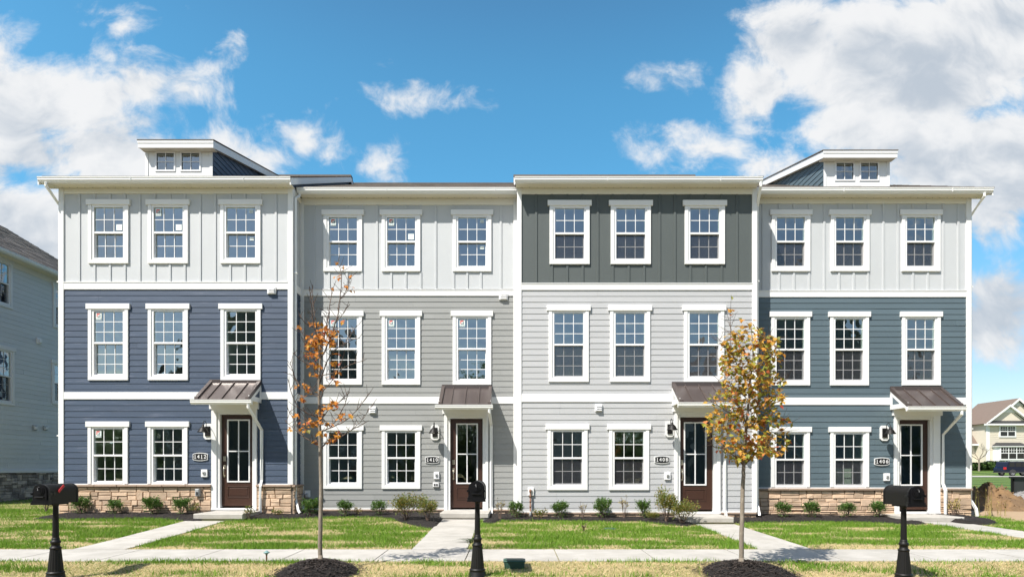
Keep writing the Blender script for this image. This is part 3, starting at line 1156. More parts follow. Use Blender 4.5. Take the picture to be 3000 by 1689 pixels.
def entry(c, T, X, Z, yp, rnd):
    dx0, dx1, dz0, dz1 = X(c['door'][0]), X(c['door'][1]), Z(c['door'][3]), Z(c['door'][2])
    sx0, sx1 = X(c['surr'][0]), X(c['surr'][1])
    # surround
    zc = Z(c['can'][3]) - .10
    mb = MB()
    t = 'white_trim'
    jw = .085
    zb = dz0 - .055
    yd = yp + .06
    mb.bbox(sx0, dx0 - jw, yp - .062, yp + .01, zb, zc - .17, t)
    mb.bbox(dx1 + jw, sx1, yp - .062, yp + .01, zb, zc - .17, t)
    mb.bbox(dx0 - jw, dx0 - .012, yp - .03, yp + .12, zb, dz1 + .07, t)
    mb.bbox(dx1 + .012, dx1 + jw, yp - .03, yp + .12, zb, dz1 + .07, t)
    mb.bbox(dx0 - .012, dx1 + .012, yp - .03, yp + .12, dz1 + .010, dz1 + .07, t)
    mb.bbox(dx0 - jw, dx1 + jw, yp - .060, yp + .01, dz1 + .07, zc - .17, t)
    mb.bbox(sx0 - .045, sx1 + .045, yp - .085, yp + .01, zc - .17, zc - .002, t)
    mb.bbox(sx0, sx1, yp - .085, yp + .12, zb - .05, zb, t)
    mb.build('door_surround', T)
    # door leaf
    mb = MB()
    gx0, gx1, gz0, gz1 = X(c['dglass'][0]), X(c['dglass'][1]), Z(c['dglass'][3]), Z(c['dglass'][2])
    d = 'door_brown'
    for a, b, e, f in cells(dx0, dx1, dz0, dz1, [(gx0, gx1, gz0, gz1)]):
        mb.quad((a, yd, e), (b, yd, e), (b, yd, f), (a, yd, f), d)
    px0, px1, pz0, pz1 = gx0 + .01, gx1 - .01, dz0 + .22, gz0 - .10
    for a, b, e, f in ((px0, px1, pz1 - .02, pz1), (px0, px1, pz0, pz0 + .02), (px0, px0 + .02, pz0 + .02, pz1 - .02), (px1 - .02, px1, pz0 + .02, pz1 - .02)):
        mb.bbox(a, b, yd - .012, yd, e, f, d, .004)
    mb.bbox(px0 + .06, px1 - .06, yd - .009, yd, pz0 + .05, pz1 - .05, d, .006)
    D = mb.build('door', T)
    mb = MB()
    v = 'white_vinyl'
    fw = .035
    mb.bbox(gx0, gx0 + fw, yd - .022, yd + .03, gz0, gz1, v)
    mb.bbox(gx1 - fw, gx1, yd - .022, yd + .03, gz0, gz1, v)
    mb.bbox(gx0 + fw, gx1 - fw, yd - .021, yd + .03, gz1 - fw, gz1, v)
    mb.bbox(gx0 + fw, gx1 - fw, yd - .021, yd + .03, gz0, gz0 + fw, v)
    xm, zm = (gx0 + gx1) / 2, (gz0 + gz1) / 2 - .01
    mb.box(xm - .014, xm + .014, yd - .012, yd + .004, gz0 + fw, gz1 - fw, v)
    mb.box(gx0 + fw, gx1 - fw, yd - .011, yd + .003, zm - .014, zm + .014, v)
    mb.build('glazing_frame', D)
    mb = MB()
    mb.quad((gx0 + fw, yd + .006, gz0 + fw), (gx1 - fw, yd + .006, gz0 + fw), (gx1 - fw, yd + .006, gz1 - fw), (gx0 + fw, yd + .006, gz1 - fw), 'door_glass')
    mb.build('pane', D)
    hx = (dx0 + gx0) / 2
    mb = MB()
    hz = dz0 + 1.02
    mb.bbox(hx - .03, hx + .03, yd - .02, yd, hz - .05, hz + .06, 'nickel', .006)
    mb.tube([(hx, yd - .02, hz + .01), (hx, yd - .055, hz - .01), (hx, yd - .06, hz - .12), (hx, yd - .05, hz - .21), (hx, yd - .012, hz - .235)], .011, 'nickel')
    mb.box(hx - .018, hx + .018, yd - .015, yd, hz - .26, hz - .21, 'nickel')
    mb.build('handle', D)
    mb = MB()
    mb.bbox(hx - .032, hx + .032, yd - .025, yd, hz + .16, hz + .29, 'nickel', .008)
    mb.build('deadbolt', D)
    # canopy: standing-seam roof, boxed eave, gutter and downspout
    cx0, cx1 = X(c['can'][0]), X(c['can'][1])
    zt = Z(c['can'][2])
    yc = yp - .80
    zf = Z_(c['can'][3], yc)
    Mt = 'bronze_metal'
    mb = MB()
    sl = (zt - zf) / .80
    hgt = lambda y: zf + (y - yc) * sl
    mb.add([(cx0, yc, zf), (cx1, yc, zf), (cx1, yp, zt), (cx0, yp, zt), (cx0, yc, zf - .03), (cx1, yc, zf - .03)], [(0, 1, 2, 3), (4, 5, 1, 0)], Mt)
    w = cx1 - cx0
    for fx in (.235, .50, .765):
        x = cx0 + w * fx
        mb.add([(x - .009, yc, zf), (x + .009, yc, zf), (x + .009, yc, zf + .034), (x - .009, yc, zf + .034), (x - .009, yp - .06, hgt(yp - .06)), (x + .009, yp - .06, hgt(yp - .06)), (x + .009, yp - .06, hgt(yp - .06) + .034), (x - .009, yp - .06, hgt(yp - .06) + .034)],
               [(0, 1, 2, 3), (1, 5, 6, 2), (3, 2, 6, 7), (0, 3, 7, 4)], 'bronze_edge')
    for a, b in ((cx0 - .012, cx0 + .075), (cx1 - .075, cx1 + .012)):
        h = .05
        mb.add([(a, yc - .008, zf - .07), (b, yc - .008, zf - .07), (b, yc - .008, zf + h), (a, yc - .008, zf + h), (a, yp, zt - .07), (b, yp, zt - .07), (b, yp, zt + h), (a, yp, zt + h)],
               [(0, 1, 2, 3), (1, 5, 6, 2), (0, 3, 7, 4)], 'bronze_edge')
        mb.add([(a, yc - .008, zf + h), (b, yc - .008, zf + h), (b, yp, zt + h), (a, yp, zt + h)], [(0, 1, 2, 3)], Mt)
    mb.box(cx0 + .075, cx1 - .075, yp - .075, yp - .012, zt - .055, zt + .028, Mt)
    mb.box(cx0 - .012, cx1 + .012, yp - .03, yp, zt + .028, zt + .055, 'bronze_edge')
    Cn = mb.build('canopy', T)
    zs = zc
    mb = MB()
    mb.box(cx0 + .002, cx1 - .002, yc + .06, yp, zs, zs + .012, 'soffit_vinyl')
    x = cx0 + .12
    while x < cx1 - .05:
        mb.box(x - .008, x + .008, yp - .14, yp - .115, zs - .002, zs, 'print_grey')
        x += .13
    mb.box(cx0 + .002, cx1 - .002, yc + .045, yc + .06, zs - .008, zf - .035, t)
    mb.build('canopy_soffit', Cn)
    # boxed ends: rake board, level board, a patch of siding between
    mb = MB()
    for (a, b, s) in ((cx0 - .008, cx0 + .012, -1), (cx1 - .012, cx1 + .008, 1)):
        zlo = lambda y: hgt(y) - .065
        r = .10
        mb.add([(a, yc + .03, zlo(yc + .03)), (a, yp - .02, zlo(yp - .02)), (a, yp - .02, zlo(yp - .02) - r), (a, yc + .03, zlo(yc + .03) - r), (b, yc + .03, zlo(yc + .03)), (b, yp - .02, zlo(yp - .02)), (b, yp - .02, zlo(yp - .02) - r), (b, yc + .03, zlo(yc + .03) - r)],
               [(0, 1, 2, 3), (4, 7, 6, 5), (3, 2, 6, 7), (0, 3, 7, 4), (1, 0, 4, 5)], t)
        mb.box(a - (.002 if s < 0 else 0), b + (.002 if s > 0 else 0), yc + .04, yp - .02, zs - .01, zs + .115, t)
        mb.box(a - (.003 if s < 0 else 0), b + (.003 if s > 0 else 0), yp - .10, yp - .005, zs - .01, zlo(yp - .10) - .02, t)
        xx = (a + b) / 2
        mb.add([(xx, yc + .10, zs + .10), (xx, yp - .05, zs + .10), (xx, yp - .05, hgt(yp) - .14), (xx, yc + .12, hgt(yc + .12) - .14)], [(0, 1, 2, 3)], c['m1'])
    mb.build('canopy_end', Cn)
    mb = MB()
    gx0, gx1 = X_(c['cgut'][0], yc - .06), X_(c['cgut'][1], yc - .06)
    mb.prism(gutter_prof(yc + .044, zf - .135, zf - .018), gx0, gx1, 'gutter_metal')
    mb.build('canopy_gutter', Cn)
    s = X_(c['cspout'], yp - .05)
    zt2 = zf - .135
    xg = gx1 - .09
    zgnd = gz(s, yp) + .02
    yw = yp - .052
    y0 = yc - .005
    path = [(xg, y0, zt2 + .01), (xg, y0, zt2 - .07), (s, yw, zt2 - .07 - c['cdrop'])]
    if c['base'] == 'stone':
        zk = Z(c['low'][1]) + .06
        ys = yp - .145
        path += [(s, yw, zk + .05), (s, ys, zk - .12), (s, ys, zgnd + .05)]
    else:
        path += [(s, yw, zgnd + .22), (s + .015, yw - .06, zgnd)]
    mb = MB()
    downspout(mb, path, .037)
    mb.build('downspout', T)


def dormer(c, T, rnd):
    """shed dormer: white front with two small windows, coloured cheeks, low-pitched roof with white fascia"""
    q = c['dormer']
    d = q['d']
    y0 = d - CD
    XX = lambda px: (px - 1500) * d / FPX
    ZZ = lambda py: EYE + (HY - py) * d / FPX
    x0, x1 = XX(q['x'][0]), XX(q['x'][1])
    ye = c['yp'] - EAVE_O - .11
    main = lambda y: ROOFZ + (y - ye) * PITCH
    yr = c['yp'] + 5.6
    dd = d - .24
    f0, f1 = (q['f'][0] - 1500) * dd / FPX, (q['f'][1] - 1500) * dd / FPX
    yf = dd - CD
    zft = EYE + (HY - q['fz']) * dd / FPX
    sl = .268
    shed = lambda y: zft + (y - yf) * sl
    zs = zft - .20
    wins = [(XX((a + b) / 2), abs(XX(b) - XX(a))) for a, b in q['w']]
    wz0, wz1 = ZZ(q['wz'][1]), ZZ(q['wz'][0])
    holes = [(x - w / 2, x + w / 2, wz0, wz1) for x, w in wins]
    mb = MB()
    backing(mb, x0, x1, main(y0) - .15, zs, holes, y0, 'white_trim', 'white_vinyl', .1)
    for a, b in ((x0, x0 + .07), (x1 - .07, x1)):
        mb.box(a - .004, b + .004, y0 - .016, y0 + .0, main(y0) - .1, zs, 'white_trim')
    D = mb.build('dormer', T)
    mb = MB()
    for x in (x0, x1):
        yb = yr - .02
        ym = y0
        mb.add([(x, y0, main(y0) - .1), (x, yr, main(yr) - .1), (x, yr, shed(yr) - .05), (x, y0, shed(y0) - .05)], [(0, 1, 2, 3)], c['mc'])
        s = -1 if x == x0 else 1
        z = main(y0) + .02
        while z < zs + 1.7:
            # lapped boards of the cheek, cut off under the sloping roof
            ya = max(y0 + .002, yf + (z + .16 - zft) / sl)
            yb = ye + (z - ROOFZ) / PITCH
            if ya < yb - .05:
                o = s * .016
                mb.add([(x + o, ya, z), (x + o, min(yb, yr), z), (x + s * .003, min(yb + .25, yr), z + .15), (x + s * .003, ya, z + .15), (x, ya, z), (x, min(yb, yr), z)], [(0, 1, 2, 3), (0, 4, 5, 1)], c['mc'])
            z += .152
    mb.build('dormer_cheek', D)
    mb = MB()
    mb.add([(f0 - .02, yf - .02, zft + .02), (f1 + .02, yf - .02, zft + .02), (f1 + .02, yr, shed(yr) + .02), (f0 - .02, yr, shed(yr) + .02),
            (f0 - .02, yf - .02, zft - .005), (f1 + .02, yf - .02, zft - .005), (f1 + .02, yr, shed(yr) - .005), (f0 - .02, yr, shed(yr) - .005)],
           [(0, 1, 2, 3), (4, 5, 1, 0), (5, 6, 2, 1), (4, 0, 3, 7), (4, 7, 6, 5)], 'shingle')
    mb.build('dormer_roof', D)
    mb = MB()
    mb.box(f0, f1, yf, yf + .022, zft - .20, zft - .006, 'white_trim')
    mb.box(f0 - .006, f1 + .006, yf - .012, yf, zft - .075, zft - .006, 'white_trim')
    mb.box(f0 + .02, f1 - .02, yf + .022, y0 + .02, zft - .195, zft - .18, 'soffit_vinyl')
    for x in (f0, f1 - .022):
        mb.add([(x, yf + .022, zft - .20), (x + .022, yf + .022, zft - .20), (x + .022, yf + .022, zft - .006), (x, yf + .022, zft - .006),
                (x, yr, shed(yr) - .20), (x + .022, yr, shed(yr) - .20), (x + .022, yr, shed(yr) - .006), (x, yr, shed(yr) - .006)],
               [(0, 1, 2, 3), (0, 4, 5, 1), (1, 5, 6, 2), (3, 7, 4, 0), (4, 7, 6, 5)], 'white_trim')
    for a, b in ((f0 + .022, x0), (x1, f1 - .022)):
        mb.quad((a, yf + .022, zft - .19), (b, yf + .022, zft - .19), (b, yr, shed(yr) - .19), (a, yr, shed(yr) - .19), 'soffit_vinyl')
    mb.build('dormer_fascia', D)
    mb = MB()  # dark sheet behind the panes, attic shade put into its colour
    mb.quad((x0 + .02, y0 + .9, main(y0) - .1), (x1 - .02, y0 + .9, main(y0) - .1), (x1 - .02, y0 + .9, zs), (x0 + .02, y0 + .9, zs), 'dark_plastic_room_shade')
    mb.build('dormer_dark_backing', D)
    for x, w in wins:
        mb = MB()
        h = w / 2
        t = 'white_vinyl'
        k = .045
        for a, b, e, f in ((-h - k, -h, wz0 - k, wz1 + k), (h, h + k, wz0 - k, wz1 + k), (-h, h, wz1, wz1 + k), (-h, h, wz0 - k, wz0)):
            mb.bbox(x + a, x + b, y0 - .02, y0 + .05, e, f, t, .003)
        mb.box(x - .009, x + .009, y0 - .002, y0 + .01, wz0, wz1, t)
        zm = (wz0 + wz1) / 2
        mb.box(x - h, x + h, y0 - .001, y0 + .009, zm - .009, zm + .009, t)
        mb.quad((x - h, y0 + .014, wz0), (x + h, y0 + .014, wz0), (x + h, y0 + .014, wz1), (x - h, y0 + .014, wz1), 'window_glass')
        mb.build('dormer_window', D)


# ------------------------------------------------------------------ the four houses
YF, YB = -.61, 0.0
XA, XB, XC, XD, XE = X_(176, YF), X_(857, YF), X_(1517, YF), X_(2215, YF), X_(2842, YB)


def gsp(x, y):
    return gz(x, y) + .03


H = [
    dict(num=1412, yp=YF, xl=XA, xr=XB, label='navy blue clapboard townhouse with pale grey top storey, tan stone base and dormer, number 1412',
         m3='pale_panel', m2='navy_siding', m1='navy_siding', mc='navy_siding', base='stone', k1='f1s', screen=False, free='lr', ret=('r', 0),
         panel=(568, 826), mid=(848, 1148), low=(1169, 1417), cbot=1418, tl=.115, tr=.115,
         batt=[233, 278, 323, 366.5, 410, 454, 498.5, 542, 586.7, 631, 675, 718, 763, 808.6],
         w3=[(319.5, 'p'), (494, 'up'), (706, 'l')], top_w3=607.7, w2=[(319, 'u'), (494, ''), (706.5, '')], top_w2=912, w1=[(318.2, 'u'), (492.7, '')], top_w1=1256,
         door=(647, 739, 1214, 1481), surr=(622, 754.6), dglass=(663, 730, 1227, 1411.7),
         can=(616.6, 765, 1117, 1168), cgut=(556, 735), cspout=766.5, cdrop=.52,
         eave=(-12.20, -5.70), rake=[(-12.215, -12.185), (-5.725, -5.695)],
         dormer=dict(d=17.0, x=(426.7, 623), f=(404, 624.7), fz=411, w=((459.7, 510), (533, 584.5)), wz=(449, 498)),
         fit=[('lamp', 599, 624, 1240, 1286), ('number', 567, 610, 1325, 1349), ('outlet', 592, 610, 1374, 1396), ('vent', 785, 810, 842, 862), ('socket', 580, 592, 1430, 1452)],
         spout=[[(XA - .10, YF - EAVE_O - .07, SOFF), (XA - .10, YF - EAVE_O - .07, SOFF - .08), (XA - .05, YF + .05, SOFF - .42), (XA - .05, YF + .05, gsp(XA, YF))]]),
    dict(num=1410, yp=YB, xl=XB, xr=XC, label='medium grey clapboard townhouse with pale grey top storey, second from left, number 1410',
         m3='pale_panel', m2='grey_siding', m1='grey_siding', base='plain', k1='f1', screen=False, free='', nocorner='',
         panel=(601, 848), mid=(867, 1162), low=(1182, 1488), cbot=1490, tl=.10, tr=.115,
         batt=[921.5, 964.5, 1016.8, 1060.5, 1104.9, 1146.6, 1189, 1232.6, 1276.6, 1329, 1369, 1409, 1467],
         w3=[(1005.3, 'u'), (1175.5, 'up'), (1383.3, 'l')], top_w3=637, w2=[(1005, 'u'), (1175.5, 'u'), (1383, 'u')], top_w2=932.7, w1=[(1005, ''), (1175.5, '')], top_w1=1266.5,
         door=(1320.5, 1413, 1226, 1486), surr=(1301.6, 1430.8), dglass=(1336, 1399.8, 1238.8, 1416.5),
         can=(1296, 1440, 1132, 1183), cgut=(1274, 1444), cspout=1439, cdrop=.30,
         eave=(XB + .03, XC - .0), rake=[],
         fit=[('lamp', 1262.6, 1287, 1244, 1288), ('number', 1246.5, 1287, 1335, 1357), ('outlet', 1271.6, 1287.4, 1381, 1402), ('bell', 1269, 1286, 1412, 1425), ('vent', 1082, 1103, 1190, 1210.6), ('vent', 1462, 1487.5, 859, 879), ('spigot', 894, 909.6, 1435, 1455)],
         spout=[[(XB + .09, YB - EAVE_O - .05, SOFF), (XB + .09, YB - EAVE_O - .05, SOFF - .08), (XB + .055, YF + .07, SOFF - .22), (XB + .055, YF + .07, gsp(XB, YF) + .42), (XB + .16, YF - .02, gsp(XB, YF) + .12), (XB + .22, YF - .06, gsp(XB, YF) + .03)]]),
    dict(num=1408, yp=YF, xl=XC, xr=XD, label='very pale grey clapboard townhouse with charcoal top storey, third from left, number 1408',
         m3='charcoal_panel', m2='pale_siding', m1='pale_siding', base='plain', k1='f1', screen=True, free='lr', ret=('r', 0),
         panel=(569.4, 830), mid=(850, 1154), low=(1177, 1497), cbot=1498, tl=.10, tr=.11,
         batt=[1570.8, 1617, 1662, 1707, 1751, 1795, 1841.6, 1887, 1932, 1977, 2022.6, 2067.6, 2113.7, 2159],
         w3=[(1668.5, ''), (1847.5, ''), (2064, '')], top_w3=610, w2=[(1666, ''), (1845.5, ''), (2062, '')], top_w2=917, w1=[(1662.5, ''), (1842.5, '')], top_w1=1264,
         door=(1993.7, 2088.5, 1222, 1491.8), surr=(1975, 2109), dglass=(2005, 2071.6, 1235, 1421),
         can=(1969, 2119, 1124, 1176), cgut=(1988, 2156), cspout=2124, cdrop=.35,
         eave=(.07, 6.45), rake=[(.055, .085), (6.435, 6.465)],
         fit=[('lamp', 1948.5, 1973, 1234, 1279), ('number', 1917, 1960, 1334, 1357), ('outlet', 1946, 1963, 1382, 1404), ('vent', 1743, 1764, 1184, 1204.5), ('outlet', 1547, 1564, 1427, 1450)],
         spout=[[(XD - .02, YF - EAVE_O - .075, SOFF), (XD - .02, YF - EAVE_O - .075, SOFF - .09), (XD + .05, YF + .06, SOFF - .46), (XD + .05, YF + .06, gsp(XD, YF) + .34), (XD + .07, YF - .06, gsp(XD, YF) + .06)]]),
    dict(num=1406, yp=YB, xl=XD, xr=XE, label='slate teal clapboard townhouse with pale grey top storey, tan stone base and dormer, number 1406',
         m3='pale_panel', m2='slate_siding', m1='slate_siding', mc='slate_siding', base='stone', k1='f1s', screen=True, free='r', nocorner='l',
         panel=(597, 851), mid=(870.5, 1164), low=(1185.5, 1427.7), cbot=1430, tl=.03, tr=.12,
         batt=[2235, 2282.7, 2325.7, 2370.5, 2414.6, 2457.7, 2500.7, 2543, 2587.5, 2630.5, 2674.6, 2717.7, 2763, 2807],
         w3=[(2316, ''), (2489, ''), (2696.5, '')], top_w3=636.7, w2=[(2315, ''), (2487, ''), (2697, '')], top_w2=934.5, w1=[(2314.5, ''), (2487.5, '')], top_w1=1271,
         door=(2634.7, 2721.7, 1229.7, 1491.8), surr=(2617, 2751), dglass=(2639, 2706, 1241.5, 1421.6),
         can=(2608, 2758, 1137, 1188), cgut=(2661, 2833), cspout=2763, cdrop=.50,
         eave=(XD + .03, 12.86), rake=[(12.845, 12.875)],
         dormer=dict(d=17.6, x=(2605.5, 2413), f=(2412, 2629), fz=441, w=((2450, 2499.6), (2522, 2571)), wz=(478, 526)),
         fit=[('lamp', 2576, 2601, 1246, 1290), ('number', 2560, 2603, 1339, 1363), ('outlet', 2587, 2603.7, 1385, 1407)],
         props=[(2470, .55, 1.15, 0.0)],
         spout=[[(XE + .12, YB - EAVE_O - .07, SOFF), (XE + .12, YB - EAVE_O - .07, SOFF - .08), (XE + .055, YB + .06, SOFF - .45), (XE + .055, YB + .06, gsp(XE, YB) + .45), (XE + .15, YB - .02, gsp(XE, YB) + .2), (XE + .17, YB - .04, gsp(XE, YB))]]),
]
_emp = empty


def _house(c):
    global empty

    def e2(*a, **k):
        o = _emp(*a, **k)
        o['num'] = str(c['num'])
        return o
    empty = e2
    t = townhouse(c)
    empty = _emp
    del t['num']
    return t


for c in H:
    if 'dormer' in c and c['dormer']['x'][0] > c['dormer']['x'][1]:
        c['dormer']['x'] = c['dormer']['x'][::-1]
    _house(c)

# ------------------------------------------------------------------ doorsteps
def step(x0, x1, y0, y1, zt, label):
    mb = MB()
    zb = min(gz(x0, y0), gz(x1, y0)) - .02
    ht = .135
    mb.bbox(x0, x1, y0, y1, zt - ht, zt, 'concrete', .018)
    mb.box(x0 + .03, x1 - .03, y0 + .03, y1, zb - .1, zt - ht, 'concrete')
    o = mb.build('doorstep', origin=((x0 + x1) / 2, y0, zb))
    o['label'], o['category'], o['group'] = label, 'doorstep', 'concrete doorsteps'


step(-7.77, -6.56, YF - 1.22, YF - .07, EYE - 1.115, 'pale concrete doorstep below the brown door of the navy house')
step(-1.83, -.587, YB - 1.25, YB - .07, EYE - 1.135, 'pale concrete doorstep below the door of the medium grey house')
step(4.26, 5.42, YF - 1.20, YF - .07, EYE - 1.205, 'pale concrete doorstep below the door of the palest grey house')
step(10.02, 11.5, YB - 1.20, YB - .07, EYE - 1.245, 'wide concrete doorstep below the door of the slate teal house')


# ------------------------------------------------------------------ mulch beds
def wall_y(x):
    if x < XA - .0:
        return YF + .55
    if x < XB or XC < x < XD:
        return YF - .02
    return YB - .02


BEDS = []


def bed(front, h=.05, back=None):
    pts = [G(*p) for p in front]
    F = [(p.x, p.y) for p in pts]
    x0, x1 = F[0][0], F[-1][0]
    BEDS.append((x0, x1, F, back))
    mb = MB()
    xs = frange(x0, x1, .05)
    R = 26
    vs, fs = [], []
    for i, x in enumerate(xs):
        yf = interp(x, F) + .06 * mnoise.noise(Vector((x * 3.1, 0, 4))) + .03 * mnoise.noise(Vector((x * 11, 0, 9)))
        yb = back(x) if back else wall_y(x)
        yf = min(yf, yb - .05)
        ed = ss(0, .22, min(x - x0, x1 - x))
        for j in range(R + 1):
            t = j / R
            y = yf + (yb - yf) * t
            k = ss(0, .22, (y - yf) / max(.3, yb - yf) * 1.0) * ed
            n = .5 + .5 * mnoise.noise(Vector((x * 14, y * 14, 1.5))) + .35 * mnoise.noise(Vector((x * 34, y * 34, 3)))
            vs.append((x, y, gz(x, y) - .012 + k * (h + .030 * n)))
    n = R + 1
    fs = [(i * n + j, (i + 1) * n + j, (i + 1) * n + j + 1, i * n + j + 1) for i in range(len(xs) - 1) for j in range(R)]
    mb.add(vs, fs, 'mulch', True)
    rnd = random.Random(len(BEDS))
    for _ in range(int(len(xs) * 16)):
        i = rnd.randrange(len(vs))
        chip(mb, Vector(vs[i]) + Vector((rnd.uniform(-.03, .03), rnd.uniform(-.03, .03), .004)), rnd)
    mb.build('mulch_bed', kind='stuff')


def chip(mb, p, rnd, s=1.0):
    a = rnd.uniform(0, 6.28)
    d = Vector((math.cos(a), math.sin(a), rnd.uniform(-.3, .5))) * rnd.uniform(.012, .032) * s
    w = Vector((-math.sin(a), math.cos(a), rnd.uniform(-.4, .4))) * rnd.uniform(.003, .007) * s
    mb.add([p - d - w, p + d - w, p + d + w, p - d + w], [(0, 1, 2, 3)], 'mulch_chip')


bed([(78, 1521), (140, 1523), (316, 1521), (456, 1520), (544, 1528), (568, 1532)])
bed([(655, 1524), (737, 1524), (800, 1522), (895, 1519)])
bed([(880, 1519), (935, 1516), (1103, 1515), (1144, 1520), (1188, 1535), (1238, 1548), (1272, 1552), (1292, 1546), (1304, 1528)])
bed([(1405, 1533), (1441, 1535), (1461, 1528), (1484, 1526), (1652, 1526), (1787, 1528), (1871, 1527), (1956, 1538), (2023, 1543), (2040, 1534)])
bed([(2140, 1533), (2150, 1533), (2251, 1531), (2352, 1530), (2487, 1530), (2588, 1533), (2690, 1538), (2735, 1534)])
bed([(2822, 1537), (2858, 1538), (2900, 1538), (2945, 1533)], .10, back=lambda x: interp(x, [(11.5, -.05), (12.6, .0), (13.1, -.5), (13.6, -.9)]))


def mound(cx, cy, r, h, seed, label):
    mb = MB()
    rnd = random.Random(seed)
    N, R = 56, 16
    vs = []
    for j in range(R + 1):
        t = j / R
        for k in range(N):
            a = 2 * math.pi * k / N
            rr = r * t * (1 + t * .05 * mnoise.noise(Vector((math.cos(a) * 7, math.sin(a) * 7, seed))) + .10 * mnoise.noise(Vector((math.cos(a) * 1.3, math.sin(a) * 1.3, seed))))
            x, y = cx + rr * math.cos(a), cy + rr * math.sin(a)
            z = gz(x, y) - .015 + h * (1 - t * t) ** .9 + (.016 * mnoise.noise(Vector((x * 22, y * 22, seed))) + .012 * mnoise.noise(Vector((x * 50, y * 50, seed)))) * (1 - t * .5)
            vs.append((x, y, z))
    fs = [(j * N + k, j * N + (k + 1) % N, (j + 1) * N + (k + 1) % N, (j + 1) * N + k)[::-1] for j in range(R) for k in range(N)]
    mb.add(vs, fs, 'mulch', True)
    for _ in range(260):
        a = rnd.uniform(0, 6.283)
        q = r * (1 + abs(rnd.gauss(0, .09)))
        x, y = cx + q * math.cos(a), cy + q * math.sin(a)
        chip(mb, Vector((x, y, gz(x, y) + .03)), rnd, 1.1)
    for _ in range(4200):
        i = rnd.randrange(N, len(vs))
        chip(mb, Vector(vs[i]) + Vector((rnd.uniform(-.04, .04), rnd.uniform(-.04, .04), .004)), rnd, 1.0)
    mb.build('mulch_mound', kind='stuff')
    return gz(cx, cy) + h - .02


TLx, TLy = -2.79, 8.95 - CD
TRx, TRy = 3.34, 8.95 - CD
zl0 = mound(TLx - .02, TLy - .08, .62, .205, 3, '')
zr0 = mound(TRx + .08, TRy - .08, .70, .195, 5, '')
MOUNDS = [(TLx - .02, TLy - .08, .60), (TRx + .08, TRy - .08, .68)]


